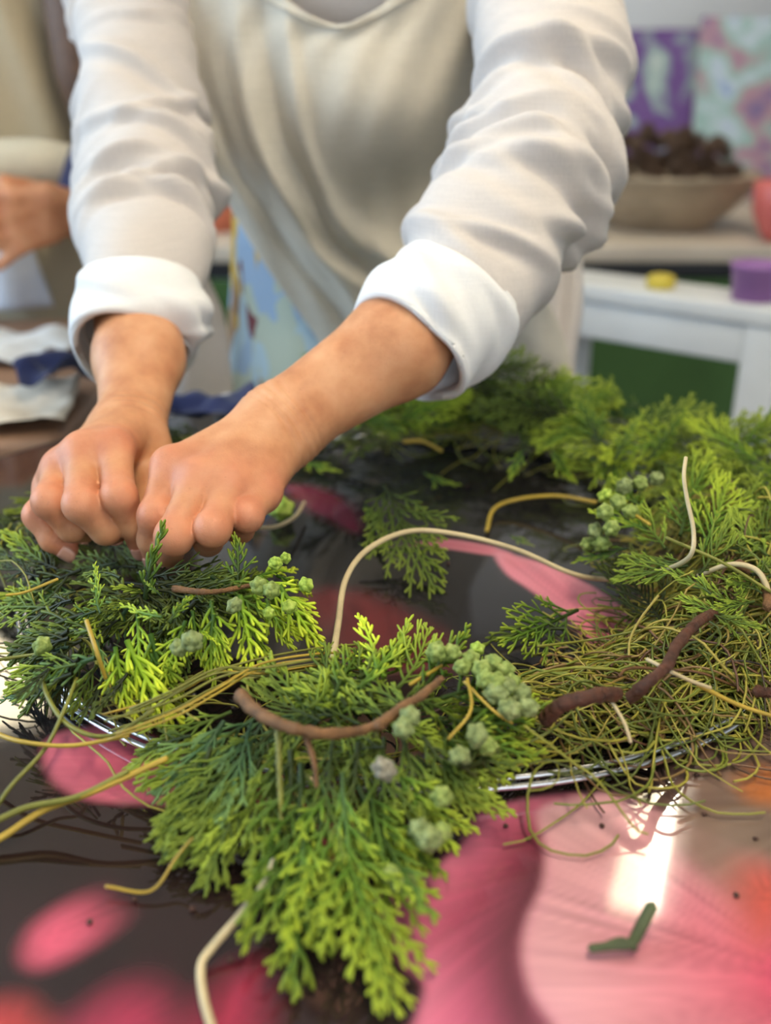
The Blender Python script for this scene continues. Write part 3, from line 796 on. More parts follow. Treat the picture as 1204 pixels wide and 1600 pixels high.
def spray(seed, style, L):
    r = random.Random(seed); mb = MB()
    if style == 'fan': nb, a0, bl, rr, sub_ = max(5, round(L/.0105)), .80, .46, .00105, True
    elif style == 'slim': nb, a0, bl, rr, sub_ = max(5, round(L/.0095)), .66, .30, .00100, True
    else: nb, a0, bl, rr, sub_ = max(6, round(L/.0085)), .55, .52, .00080, False
    ax, _ = curve2((0, 0, 0), r.uniform(-.12, .12), L*.93, r.uniform(-.35, .35), 13)
    ax = np.array(ax)
    twig(mb, ax, rr*1.25, rr*.8, .0, .75)
    def at(t):
        f = t*(len(ax)-1); i = min(int(f), len(ax)-2); g = f-i
        p = ax[i]*(1-g) + ax[i+1]*g; d = ax[i+1]-ax[i]; return p, math.atan2(d[1], d[0])
    for k in range(nb*2):
        t = .10 + .87*(k/(nb*2-1)); sg = 1 if k % 2 else -1
        p, an = at(t)
        prof = min(1, .35 + 2.2*t)*(1-t)**.75 + .10
        bL = max(.006, L*bl*prof*r.uniform(.78, 1.15))
        ang = an + sg*(a0*(1-.25*t) + r.uniform(-.12, .12))
        n = 6 if sub_ else 7
        lift = r.uniform(-.25, .25)
        b, _ = curve2(p, ang, bL, -sg*r.uniform(.15, .6), n, lift)
        tb = .15 + .4*t
        twig(mb, b, rr*.95, rr*.75, tb, min(1, tb+.55))
        b = np.array(b)
        if sub_:
            ns = max(2, int(bL/.0046)); 
            for j in range(1, ns):
                s = j/ns; f = s*(n-1); i = min(int(f), n-2); g = f-i
                q = b[i]*(1-g)+b[i+1]*g; d = b[i+1]-b[i]; aa = math.atan2(d[1], d[0]); s2 = 1 if (j+k) % 2 else -1
                sL = min(.011, max(.0045, bL*.38*(1-s)**.8*r.uniform(.7, 1.2)))
                c, _ = curve2(q, aa + s2*r.uniform(.6, .85), sL, -s2*r.uniform(.2, .6), 4, lift + r.uniform(-.25, .25))
                twig(mb, c, rr*.85, rr*.72, min(1, tb+.5*s), min(1, tb+.45+.4*s))
        else:
            for j in range(r.randint(2, 4)):
                s = r.uniform(.35, .9); f = s*(n-1); i = min(int(f), n-2); d = b[i+1]-b[i]; aa = math.atan2(d[1], d[0])
                s2 = r.choice((-1, 1)); c, _ = curve2(b[i], aa + s2*r.uniform(.35, .6), bL*r.uniform(.18, .36), -s2*.3, 4, lift + r.uniform(-.2, .2))
                twig(mb, c, rr*.9, rr*.7, min(1, tb+.3), min(1, tb+.65))
    # gentle natural bend out of the flat
    k1 = r.uniform(-3.2, 1.2)*.10/L; k2 = r.uniform(-4, 4); tw = r.uniform(-5, 5)
    for v in mb.v:
        v[:, 2] += k1*v[:, 0]**2 + k2*v[:, 1]**2*.8 + tw*v[:, 0]*v[:, 1] + .0015*np.sin(v[:, 0]*90+seed)
    return mb.mesh('cypress_spray_%d' % seed, True, 'tip')
STY = {}
LENS = (.038, .06, .085, .115)
for st, n in (('fan', 4), ('slim', 3), ('feather', 4)):
    STY[st] = [[spray(1000*len(STY) + 50*j + i, st, L) for i in range(n)] for j, L in enumerate(LENS)]
MESHES = {}
def spray_mesh(st, j, i, mat):
    k = (st, j, i, mat)
    if k not in MESHES:
        me = STY[st][j][i].copy(); me.materials.append(M[mat]); MESHES[k] = me
    return MESHES[k]
R2 = random.Random(21)
N_SPR = [0]
def put_spray(base, tip, st, mat, parent=None, up=None, roll=None, i=None, lab=None, cat=None, grp=None, name='cypress_sprig'):
    base = V3(base); tip = V3(tip); x = tip-base; L = np.linalg.norm(x); x = x/L
    if up is None: up = np.array([0, -.85, .8]) + np.array([R2.gauss(0, .3), R2.gauss(0, .25), R2.gauss(0, .2)])
    z = up - x*np.dot(up, x); z = nrm(z); y = np.cross(z, x)
    if i is None: i = R2.randrange(9)
    i = i % len(STY[st][0]); j = min(range(len(LENS)), key=lambda q: abs(math.log(LENS[q]/L)))
    s = L/LENS[j]; ws = s
    Mx = Matrix(((x[0]*s, y[0]*ws, z[0]*ws, base[0]), (x[1]*s, y[1]*ws, z[1]*ws, base[1]), (x[2]*s, y[2]*ws, z[2]*ws, base[2]), (0, 0, 0, 1)))
    me_ = spray_mesh(st, j, i, mat); key = ('co', st, j, i)      # rest on the table, never in it
    if key not in MESHES:
        c_ = np.empty(len(me_.vertices)*3, np.float32); me_.vertices.foreach_get('co', c_); MESHES[key] = c_.reshape(-1, 3)
    zmin = (MESHES[key] @ np.array([x[2]*s, y[2]*ws, z[2]*ws])).min() + base[2]
    if zmin < T + .0015: Mx[2][3] += min(T + .0015 - zmin, .02)
    o = bpy.data.objects.new(name, me_); COL.objects.link(o)
    if parent is not None:
        o.parent = parent; o.matrix_parent_inverse = parent.matrix_basis.inverted()
    o.matrix_basis = Mx
    if parent is not None: N_SPR[0] += 1
    tag(o, lab, cat, grp); return o
W = wreath
def ps(p0, z0, p1, z1, st, mat, **k): return put_spray(UT(p0[0], p0[1], z0), UT(p1[0], p1[1], z1), st, mat, W, **k)

# 1. the fresh bunch under the hands: dark inside, lime fronds hanging over its rim
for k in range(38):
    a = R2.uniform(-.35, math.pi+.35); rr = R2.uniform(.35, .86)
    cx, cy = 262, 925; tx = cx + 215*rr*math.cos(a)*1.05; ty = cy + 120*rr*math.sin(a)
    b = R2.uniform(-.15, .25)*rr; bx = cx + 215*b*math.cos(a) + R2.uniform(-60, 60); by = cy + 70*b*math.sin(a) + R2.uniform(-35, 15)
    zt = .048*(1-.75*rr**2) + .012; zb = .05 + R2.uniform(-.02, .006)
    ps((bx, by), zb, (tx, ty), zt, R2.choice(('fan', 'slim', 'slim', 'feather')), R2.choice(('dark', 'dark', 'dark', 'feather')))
for p0, z0, p1, z1, st, mt in [
    ((205,1010),.045,(245,1128),.016,'fan','lime'), ((175,1020),.042,(195,1105),.020,'fan','lime'), ((235,1020),.045,(285,1095),.022,'fan','lime'),
    ((215,960),.055,(218,1060),.034,'fan','lime'), ((330,940),.058,(352,1050),.032,'fan','lime'), ((300,955),.055,(300,1045),.034,'fan','lime'),
    ((370,950),.055,(405,1035),.03,'fan','lime'), ((395,930),.055,(455,1015),.03,'fan','lime'), ((420,915),.055,(495,1000),.028,'fan','lime'), ((430,900),.056,(497,935),.036,'slim','lime'),
    ((400,905),.056,(480,880),.05,'slim','lime'), ((370,920),.055,(384,845),.07,'fan','fan'), ((415,935),.055,(440,1020),.03,'fan','fan'),
    ((200,1000),.052,(238,1145),.016,'fan','lime'), ((235,990),.052,(275,1125),.018,'fan','lime'), ((180,1010),.05,(188,1120),.018,'fan','lime'), ((375,930),.060,(402,1055),.030,'fan','lime'), ((435,915),.060,(502,1020),.028,'fan','lime'), ((335,960),.058,(330,1065),.030,'fan','lime'), ((405,900),.062,(492,958),.044,'fan','lime'), ((290,970),.058,(258,1065),.034,'fan','lime'),
    ((135,960),.05,(28,1005),.03,'fan','dark'), ((125,1000),.046,(35,1055),.024,'feather','dark'), ((125,1030),.042,(62,1098),.018,'slim','dark'), ((115,940),.05,(20,955),.036,'feather','dark'), ((150,1040),.042,(105,1115),.018,'feather','feather'), ((140,980),.05,(50,985),.04,'feather','feather'), ((160,1060),.036,(120,1130),.016,'feather','dark'),
    ((228,935),.050,(240,828),.088,'slim','fan'), ((250,930),.060,(225,905),.066,'slim','fan'), ((160,960),.055,(110,890),.06,'slim','fan'),
    ((150,955),.055,(105,965),.045,'fan','fan'), ((140,985),.05,(60,1000),.036,'slim','feather'), ((255,965),.06,(180,945),.06,'slim','fan'),
    ((265,975),.058,(310,915),.066,'slim','fan'), ((120,925),.05,(60,935),.045,'slim','dark'), ((150,1000),.045,(170,1080),.025,'slim','blue'),
    ((130,1010),.04,(100,1085),.018,'slim','dark'), ((110,980),.045,(50,1040),.02,'fan','dark'), ((330,900),.06,(420,955),.05,'fan','fan'),
    ((310,985),.055,(345,1000),.05,'slim','lime'), ((190,905),.06,(130,870),.06,'slim','feather'), ((90,890),.045,(30,860),.04,'feather','dark'), ((60,900),.04,(0,870),.035,'feather','dark'),
    ((70,880),.04,(10,835),.045,'feather','feather'), ((40,880),.03,(-30,845),.035,'feather','dark'), ((80,905),.04,(25,925),.03,'slim','dark'), ((60,850),.03,(0,815),.03,'feather','dark')]:
    ps(p0, z0, p1, z1, st, mt)
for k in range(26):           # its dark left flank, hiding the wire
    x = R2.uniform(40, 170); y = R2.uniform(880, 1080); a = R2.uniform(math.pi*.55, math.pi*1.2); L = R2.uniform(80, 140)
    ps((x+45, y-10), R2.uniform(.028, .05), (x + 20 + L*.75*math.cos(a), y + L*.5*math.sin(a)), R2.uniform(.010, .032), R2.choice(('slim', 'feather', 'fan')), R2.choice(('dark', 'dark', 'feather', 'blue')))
# 2. the front stretch: feathery sprays falling over the wire towards the viewer
FR = [((470,1150),.035,(300,1345),.012,'feather','feather'), ((440,1130),.038,(240,1330),.012,'feather','feather'), ((400,1120),.035,(225,1240),.014,'feather','blue'),
      ((360,1110),.034,(180,1195),.016,'feather','feather'), ((350,1130),.034,(255,1260),.02,'feather','blue'), ((420,1110),.040,(345,1260),.022,'feather','blue'), ((395,1130),.04,(330,1300),.014,'feather','blue'),
      ((440,1160),.038,(375,1380),.010,'feather','feather'), ((455,1180),.036,(430,1400),.010,'fan','feather'), ((470,1200),.034,(425,1550),.012,'fan','fan'), ((490,1250),.028,(450,1500),.010,'slim','fan'),
      ((500,1220),.032,(585,1595),.012,'fan','fan'), ((520,1200),.034,(490,1460),.014,'fan','feather'), ((540,1240),.03,(560,1490),.010,'slim','fan'), ((560,1230),.03,(640,1470),.010,'slim','fan'),
      ((575,1220),.032,(620,1420),.012,'fan','fan'), ((590,1200),.034,(650,1380),.014,'fan','feather'), ((610,1190),.036,(700,1330),.014,'fan','fan'), ((640,1190),.036,(740,1280),.014,'fan','feather'),
      ((560,1160),.042,(540,1330),.016,'feather','feather'), ((600,1150),.044,(600,1330),.018,'feather','feather'), ((630,1150),.044,(660,1300),.020,'feather','feather'), ((660,1150),.044,(720,1260),.022,'fan','feather'),
      ((520,1150),.044,(480,1330),.016,'feather','feather'), ((690,1140),.045,(770,1230),.022,'fan','feather'), ((700,1120),.046,(800,1180),.026,'fan','feather'), ((520,1120),.046,(600,1230),.026,'feather','feather'),
      ((600,1120),.048,(700,1180),.03,'feather','feather'), ((560,1100),.05,(660,1140),.035,'feather','feather'), ((640,1090),.05,(760,1130),.034,'feather','feather'),
      ((480,1110),.048,(560,1040),.045,'feather','feather'), ((520,1090),.05,(600,960),.05,'slim','fan'), ((560,1080),.05,(640,985),.048,'slim','fan'), ((540,1100),.05,(505,1000),.045,'feather','feather'),
      ((580,1090),.05,(560,1000),.045,'feather','feather'), ((620,1080),.05,(690,1000),.044,'feather','feather'), ((650,1090),.05,(745,1010),.044,'slim','fan'), ((690,1090),.05,(835,1035),.036,'fan','fan'),
      ((720,1090),.048,(845,1070),.034,'fan','fan'), ((730,1110),.046,(850,1110),.032,'fan','fan'), ((710,1130),.046,(840,1160),.026,'fan','fan'), ((700,1160),.042,(800,1215),.02,'fan','fan'), ((690,1190),.038,(770,1260),.014,'slim','fan'),
      ((560,1130),.046,(450,1060),.044,'feather','feather'), ((500,1130),.044,(400,1070),.04,'feather','feather'), ((470,1120),.042,(420,1200),.03,'feather','feather'), ((580,1280),.024,(650,1360),.012,'fan','lime'), ((640,1240),.028,(735,1300),.012,'fan','fan'),
      ((330,1170),.03,(250,1335),.01,'fan','feather'), ((300,1150),.03,(200,1170),.02,'feather','feather'), ((480,1340),.016,(440,1500),.006,'slim','fan'), ((540,1330),.018,(570,1470),.008,'slim','fan')]
FR += [((570,1110),.046,(440,1085),.040,'feather','feather'), ((580,1095),.048,(470,1055),.042,'feather','feather'), ((600,1120),.048,(520,1080),.046,'feather','feather'), ((520,1120),.046,(430,1110),.038,'feather','feather'), ((640,1110),.05,(560,1060),.046,'feather','feather'), ((620,1100),.05,(700,1070),.048,'feather','feather'),
       ((390,1150),.03,(218,1300),.010,'feather','feather'), ((420,1170),.032,(260,1345),.010,'feather','feather'), ((370,1140),.032,(205,1225),.016,'feather','feather'), ((410,1190),.028,(310,1390),.008,'feather','feather'),
       ((560,1300),.022,(640,1430),.008,'fan','fan'), ((600,1270),.024,(690,1370),.010,'fan','fan'), ((740,1150),.040,(835,1215),.016,'fan','fan'), ((700,1210),.034,(790,1275),.012,'fan','feather'), ((440,1290),.024,(400,1490),.010,'fan','fan'), ((540,1290),.026,(545,1560),.010,'slim','fan'),
       ((560,1060),.05,(640,1010),.046,'feather','feather'), ((470,1090),.046,(420,1030),.042,'feather','feather'), ((690,1060),.05,(660,975),.048,'slim','lime'), ((600,1060),.05,(590,965),.05,'slim','lime')]
for f in FR: ps(*f)
for k in range(20):
    x = R2.uniform(400, 740); y = R2.uniform(1080, 1200); a = R2.uniform(-.3, math.pi+.3); L = R2.uniform(90, 150)
    ps((x, y), R2.uniform(.03, .045), (x + L*math.cos(a), y + L*.8*math.sin(a)), R2.uniform(.012, .035), R2.choice(('feather', 'feather', 'fan')), R2.choice(('feather', 'feather', 'blue', 'dark')))
# 3. right and back of the ring
for k in range(38):
    ph = D(R2.uniform(2, 50)); dr = R2.gauss(0, .022); z = R2.uniform(.02, .05)
    b = ringp(ph, dr, z); a2 = ph + math.pi/2 + R2.gauss(0, .85) + (math.pi if R2.random() < .5 else 0); L = R2.uniform(.06, .105)
    t_ = b + np.array([math.cos(a2)*L, math.sin(a2)*L, R2.uniform(-.012, .022)]); t_[2] = max(t_[2], T+.012)
    put_spray(b, t_, R2.choice(('feather', 'feather', 'fan')), R2.choice(('feather', 'feather', 'fan')), W)
for k in range(50):
    ph = D(R2.uniform(46, 106)); dr = R2.gauss(0, .02); z = R2.uniform(.02, .055)
    b = ringp(ph, dr, z); a2 = ph + math.pi/2 + R2.gauss(0, .8) + (math.pi if R2.random() < .5 else 0); L = R2.uniform(.06, .11)
    t_ = b + np.array([math.cos(a2)*L, math.sin(a2)*L, R2.uniform(-.01, .028)]); t_[2] = max(t_[2], T+.012)
    put_spray(b, t_, R2.choice(('feather', 'fan', 'fan')), R2.choice(('feather', 'fan', 'fan', 'dark')), W)
for k in range(16):
    ph = D(R2.uniform(130, 178)); b = ringp(ph, R2.gauss(0, .016), R2.uniform(.015, .03)); a2 = ph + math.pi/2 + R2.gauss(0, .6); L = R2.uniform(.06, .09)
    t_ = b + np.array([math.cos(a2)*L, math.sin(a2)*L, R2.uniform(-.005, .01)]); t_[2] = max(t_[2], T+.012)
    put_spray(b, t_, 'feather', R2.choice(('feather', 'dark', 'dark')), W)
for p0, z0, p1, z1, st, mt in [
    ((1075,885),.055,(945,905),.035,'feather','feather'), ((1070,875),.055,(960,870),.04,'feather','feather'), ((1110,930),.05,(1040,870),.06,'feather','feather'), ((1150,950),.045,(1090,900),.055,'feather','feather'),
    ((1190,930),.05,(1120,880),.055,'feather','feather'), ((1150,880),.05,(1204,800),.06,'feather','feather'), ((1100,860),.05,(1150,760),.06,'feather','fan'), ((1060,840),.05,(1080,740),.06,'fan','fan'),
    ((1010,830),.05,(930,800),.05,'fan','fan'), ((980,860),.04,(905,860),.03,'fan','fan'), ((1000,800),.05,(960,750),.055,'fan','fan'), ((1040,980),.03,(960,880),.02,'feather','dark'), ((1180,860),.05,(1230,760),.06,'feather','feather'),
    ((960,720),.04,(985,625),.075,'slim','fan'), ((1010,720),.04,(1085,655),.06,'slim','fan'), ((940,700),.04,(915,620),.07,'fan','fan'), ((860,700),.05,(885,760),.02,'fan','fan'), ((820,700),.05,(790,745),.03,'fan','fan'),
    ((1090,900),.05,(1150,830),.058,'feather','feather'), ((1130,860),.052,(1204,850),.055,'feather','feather'), ((1180,940),.048,(1110,950),.05,'feather','feather'), ((1204,900),.05,(1130,920),.055,'feather','feather'), ((1100,820),.054,(1180,790),.06,'feather','feather'), ((1060,800),.054,(1120,730),.065,'feather','fan'),
    ((1150,820),.055,(1204,740),.062,'feather','feather'), ((1200,870),.052,(1140,800),.06,'feather','feather'), ((1110,960),.048,(1190,985),.046,'feather','feather'), ((1170,900),.054,(1230,880),.05,'feather','feather'), ((1040,860),.05,(1000,790),.055,'feather','feather'), ((1130,960),.048,(1060,930),.05,'feather','feather'),
    ((900,960),.008,(780,985),.03,'fan','fan'), ((880,990),.01,(760,985),.012,'feather','feather')]:
    ps(p0, z0, p1, z1, st, mt)

# --- tangled thin stems wound round the ring (too many to count)
def tangle():
    mb = MB(); r = np.random.default_rng(5)
    def strand(phi0, L, sig_r, sig_z, r_, col, n=16, curlv=.16, z0=.022, mr=-.040):
        dirn = 1 if r.random() < .5 else -1
        dr = r.normal(mr, sig_r); z = abs(r.normal(z0, sig_z)); ph = phi0; slope = r.normal(0, .5); sz = r.normal(0, .3)
        pts = []; curl = r.normal(0, curlv); st = L/n
        for i in range(n):
            pts.append(ringp(ph, dr, max(.003, z*min(1, max(.22, 1.12-((dr-mr)/.052)**2))*(1-.42*math.exp(-((math.degrees(ph)+60)/16)**2)))))
            ph += dirn*st*math.cos(slope)/WR; dr += st*math.sin(slope); z += st*math.sin(sz)
            slope += curl + r.normal(0, .10) - (dr-mr)*6*max(0, math.cos(slope)); sz = sz*.9 + r.normal(0, .16) - (z-z0)*7
        P = catmull(np.array(pts), n)
        v, q, t = tube(P, np.linspace(r_, r_*.75, n), 4, cap=False)
        mb.add(v, q, (), np.repeat(np.full((1,), col), len(v)))
    for k in range(1050): strand(D(r.uniform(-66, 2)), r.uniform(.05, .13), .023, .014, r.uniform(.0005, .0009), r.random())
    for k in range(300): strand(D(r.uniform(-50, 2)), r.uniform(.05, .10), .024, .016, r.uniform(.0004, .0008), r.random()*.8, curlv=.36)
    for k in range(80): strand(D(r.uniform(205, 292)), r.uniform(.06, .12), .015, .009, r.uniform(.0005, .0008), r.random()*.7, z0=.016, mr=-.012)
    for k in range(200): strand(D(r.uniform(5, 190)), r.uniform(.06, .12), .015, .010, r.uniform(.0005, .0009), r.random()*.6, z0=.016, mr=-.012)
    # fine dark ends curling out over the table by the wire
    for k in range(46): strand(D(r.uniform(-52, -20)), r.uniform(.03, .07), .026, .003, .00030, .97, 16, .35, .006, .008)
    return mb.mesh('tangled_stems', True, 'shade')
tm = NT('tangled_stems')
tm.col(tm.ramp(tm.attr('shade').outputs['Fac'], [(0, rgb(74, 84, 26)), (.25, rgb(112, 122, 38)), (.5, rgb(150, 142, 46)), (.68, rgb(172, 160, 68)), (.8, rgb(126, 98, 52)), (.92, rgb(96, 62, 38)), (1, rgb(46, 36, 28))]))
tm.set(Roughness=.45)
obj('tangled_stems', tangle(), tm.m, W, kind='stuff')

# --- single stems, canes and twigs that can be told apart
def strand_obj(name, pts, r0, r1, mat, parent=None, n=40, sides=8, lab=None, cat=None, knots=0):
    P = catmull(np.array(pts), n); rad = np.linspace(r0, r1, n)
    if knots: rad = rad*(1 + knots*(vnoise(np.arange(n)[:, None]*.9, 3)-.5))
    if knots:
        v, q, t = tube(P, rad, 14); c = np.concatenate([np.repeat(P, 14, 0), P[:1], P[-1:]])
        v = c + (v-c)*(.82 + .36*vnoise(v*np.array([330, 330, 330.]), 4) + .14*vnoise(v*900, 6))[:, None]
    else: v, q, t = tube(P, rad, sides)
    return obj(name, MB().add(v, q, t).mesh(name), mat, parent, label=lab, cat=cat)
def pts_(L): return [UT(a, b, z) for a, b, z in L]
strand_obj('cane', pts_([(520,1030,.035),(528,975,.035),(540,905,.040),(575,858,.045),(640,830,.048),(720,836,.045),(810,860,.035),(890,895,.022),(945,905,.015),(1000,899,.03),(1045,888,.05),(1078,868,.068),(1083,830,.08),(1073,780,.095),(1068,745,.105),(1071,715,.112)]), .0019, .0011, M['cane'], W, 120, lab='pale cane strand looping across the ring')
strand_obj('cane', pts_([(430,1340,.02),(414,1380,.016),(375,1430,.012),(330,1482,.006),(314,1510,.004),(318,1560,.003),(335,1620,.003)]), .0016, .0017, M['cane'], W, 50, lab='bent pale cane end at the front')
strand_obj('cane', pts_([(395,824,.03),(430,823,.02),(460,808,.012),(475,785,.01)]), .0015, .0013, M['cane'], W, 24)
strand_obj('cane', pts_([(1090,900,.045),(1140,882,.058),(1180,890,.058),(1198,920,.05),(1200,950,.04)]), .0013, .0018, M['cane'], W, 30)
strand_obj('stem', pts_([(760,830,.003),(772,795,.006),(810,780,.01),(870,775,.016),(930,785,.02)]), .0016, .0014, M['gold'], W)
strand_obj('stem', pts_([(630,690,.03),(660,690,.028),(690,705,.02)]), .0018, .0014, M['gold'], W)
for L_, r_, m_ in [([(-20,1320,.004),(8,1305,.006),(70,1265,.012),(150,1235,.02),(260,1185,.028)], .0017, 'gold'), ([(-20,1290,.01),(40,1262,.014),(120,1245,.018),(200,1205,.026)], .0015, 'olive'),
                   ([(-20,1140,.02),(30,1158,.022),(110,1165,.024),(200,1150,.03)], .0012, 'gold'), ([(-10,1032,.03),(30,1026,.032),(70,1020,.036)], .0010, 'olive'),
                   ([(-5,1260,.008),(20,1225,.014),(70,1170,.02),(100,1110,.03),(120,1060,.034)], .0011, 'olive'), ([(165,1385,.004),(235,1392,.004),(275,1340,.012),(300,1310,.02)], .0007, 'gold'),
                   ([(60,1035,.03),(75,1090,.03),(110,1135,.026),(170,1150,.026),(240,1110,.034)], .0013, 'olive'), ([(80,1020,.034),(130,1000,.04),(150,1040,.036),(110,1080,.03)], .0010, 'olive'),
                   ([(90,905,.05),(40,925,.046),(10,930,.045)], .0009, 'gold'), ([(135,970,.06),(150,1015,.055),(165,1060,.04)], .0012, 'gold'),
                   ([(730,1060,.052),(735,1110,.052),(700,1155,.046)], .0008, 'gold'), ([(725,1065,.052),(770,1110,.046),(800,1130,.04)], .0008, 'gold'), ([(1040,840,.07),(1130,880,.062),(1204,925,.05)], .0011, 'olive'),
                   ([(955,780,.055),(985,800,.055),(1015,820,.055)], .0013, 'gold'), ([(480,1210,.022),(500,1240,.02),(520,1280,.018)], .0013, 'cane'), ([(640,1070,.05),(690,1040,.05)], .0010, 'gold'),
                   ([(840,1010,.03),(920,1000,.02),(1000,985,.03)], .0008, 'olive'), ([(955,1095,.04),(975,1130,.036),(985,1160,.03)], .0009, 'cane'), ([(1010,1030,.045),(1070,1060,.045),(1110,1075,.04)], .0011, 'cane'), ([(1090,1070,.04),(1150,1100,.03),(1210,1120,.025)], .0012, 'gold')]:
    strand_obj('stem', pts_(L_), r_, r_*.85, M[m_], W, 30, 6)
for k in range(13):           # the bright yellow bundle running along the ring between the two bunches
    o1, o2 = R2.uniform(-36, 30), R2.uniform(-30, 30); zz = R2.uniform(.024, .050)
    strand_obj('stem', pts_([(190+R2.uniform(-30, 40), 1130+o1, zz-.012), (270, 1098+o1*.9, zz-.003), (340, 1062+o1*.8, zz), (410, 1042+o2*.6, zz), (500, 1028+o2*.7, zz-.004), (560, 1030+o2, zz-.012)]), .00065, .0006, M[R2.choice(('gold', 'gold', 'olive'))], W, 30, 6)
tw = [([(852,1125,.034),(880,1100,.046),(925,1088,.050),(965,1084,.042)], .0035, .0030, 'bark'), ([(985,1090,.036),(1010,1068,.046),(1040,1042,.050),(1060,1005,.050),(1095,968,.050),(1125,955,.044)], .0029, .0024, 'bark'),
      ([(376,1088,.050),(405,1115,.054),(450,1136,.055),(505,1146,.053),(560,1142,.05),(600,1128,.052)], .0030, .0018, 'twigbark'), ([(590,1135,.054),(625,1108,.056),(660,1085,.058),(690,1060,.058)], .0024, .0014, 'twigbark'),
      ([(434,1132,.052),(436,1200,.04),(440,1300,.022)], .0014, .0009, 'olive'), ([(478,1150,.05),(490,1190,.044),(494,1230,.036)], .0015, .0008, 'twigbark'), ([(1150,880,.055),(1190,905,.05),(1200,950,.045)], .0026, .0022, 'twigbark'),
      ([(270,920,.062),(330,925,.062),(390,915,.058)], .0016, .0010, 'twigbark'), ([(1180,1080,.03),(1230,1085,.03)], .0026, .0022, 'bark')]
for L_, a, b, m_ in tw: strand_obj('twig', pts_(L_), a, b, M[m_], W, 90, 9, knots=.18)

# --- lumpy young cones
def cone_mesh():
    import bmesh
    bm = bmesh.new(); bmesh.ops.create_icosphere(bm, subdivisions=4, radius=1)
    g = (1+5**.5)/2
    dirs = [nrm(d) for d in [(0, 1, g), (0, -1, g), (0, 1, -g), (0, -1, -g), (1, g, 0), (-1, g, 0), (1, -g, 0), (-1, -g, 0), (g, 0, 1), (-g, 0, 1), (g, 0, -1), (-g, 0, -1)]]
    for v in bm.verts:
        n = np.array(v.co); c = np.array([n@d for d in dirs]); m = c.max(); s2 = np.sort(c)[-2]
        r = .80 + .22*max(0, (m-.80)/.2)**.8 + .10*math.exp(-((1-m)/.012)**1) - .10*math.exp(-((m-s2)/.035)**2)
        v.co = tuple(n*r*np.array([1, 1, 1.06]))
    me = bpy.data.meshes.new('cone'); bm.to_mesh(me); bm.free()
    me.polygons.foreach_set('use_smooth', np.ones(len(me.polygons), bool)); return me
CM = {}
cone_me = cone_mesh()
for key, a, b, c in (('cone_green', rgb(98, 116, 46), rgb(138, 156, 76), rgb(174, 186, 108)), ('cone_lime', rgb(110, 140, 40), rgb(164, 190, 70), rgb(200, 214, 110)), ('cone_blue', rgb(96, 108, 58), rgb(132, 146, 88), rgb(166, 176, 120)), ('cone_grey', rgb(100, 96, 84), rgb(146, 140, 122), rgb(180, 172, 150))):
    m = NT(key); m.col(m.ramp(m.noise(1.6, 4), [(.3, a), (.5, b), (.75, c)])); m.set(Roughness=.65); m.bump(m.noise(9, 4), .3, .02)
    me = cone_me.copy(); me.materials.append(m.m); CM[key] = me
def put_cone(px, py, z, r, key):
    o = bpy.data.objects.new('seed_cone', CM[key]); COL.objects.link(o); o.parent = W; o.matrix_parent_inverse = W.matrix_basis.inverted()
    o.location = tuple(UT(px, py, z)); r *= .88; o.scale = (r, r, r*R2.uniform(.95, 1.15)); o.rotation_euler = (R2.uniform(0, 6), R2.uniform(0, 6), R2.uniform(0, 6))
for a in [(405,916,.066,.0052,'cone_green'),(424,922,.066,.0050,'cone_green'),(366,946,.062,.0042,'cone_blue'),(430,880,.066,.0042,'cone_lime'),(446,872,.066,.0034,'cone_lime'),(478,914,.058,.0044,'cone_lime'),(452,948,.056,.0042,'cone_lime'),(420,958,.056,.0036,'cone_lime'),(300,1002,.060,.0060,'cone_blue'),(280,1012,.056,.0050,'cone_blue'),(66,1010,.045,.0052,'cone_green'),
          (682,1018,.058,.0056,'cone_green'),(706,1020,.057,.0048,'cone_green'),(735,1030,.055,.0050,'cone_green'),(752,1046,.055,.0052,'cone_green'),(770,1036,.054,.0050,'cone_green'),(788,1048,.052,.0052,'cone_green'),(775,1066,.053,.0052,'cone_green'),(758,1062,.054,.0046,'cone_green'),(800,1066,.05,.0044,'cone_green'),(774,1084,.05,.0056,'cone_blue'),(792,1072,.051,.0048,'cone_blue'),(815,1084,.048,.0050,'cone_blue'),(796,1108,.046,.0056,'cone_blue'),(824,1106,.046,.0050,'cone_blue'),(745,1014,.052,.0040,'cone_lime'),(722,1042,.055,.0044,'cone_green'),
          (640,1120,.056,.0052,'cone_blue'),(630,1138,.054,.0052,'cone_blue'),(745,1150,.046,.0056,'cone_blue'),(718,1182,.044,.0050,'cone_blue'),(760,1165,.042,.0048,'cone_green'),(600,1202,.046,.0052,'cone_grey'),(690,1245,.036,.0050,'cone_green'),(670,1310,.026,.0062,'cone_blue'),(655,1296,.028,.0050,'cone_blue'),(630,1380,.016,.0056,'cone_green'),(612,1368,.018,.0046,'cone_green'),(690,1300,.026,.0046,'cone_green'),
          (945,800,.06,.0060,'cone_green'),(965,785,.06,.0060,'cone_green'),(985,800,.056,.0056,'cone_green'),(955,825,.052,.0058,'cone_green'),(930,830,.046,.0056,'cone_blue'),(940,850,.04,.0056,'cone_green'),(975,760,.06,.0060,'cone_blue'),(1000,755,.06,.0056,'cone_green'),(1025,748,.06,.0056,'cone_blue'),(918,850,.036,.0050,'cone_green'),(945,775,.058,.0052,'cone_lime'),(440,795,.01,.0100,'cone_lime'),(1195,780,.05,.0040,'cone_blue')]:
    put_cone(*a)

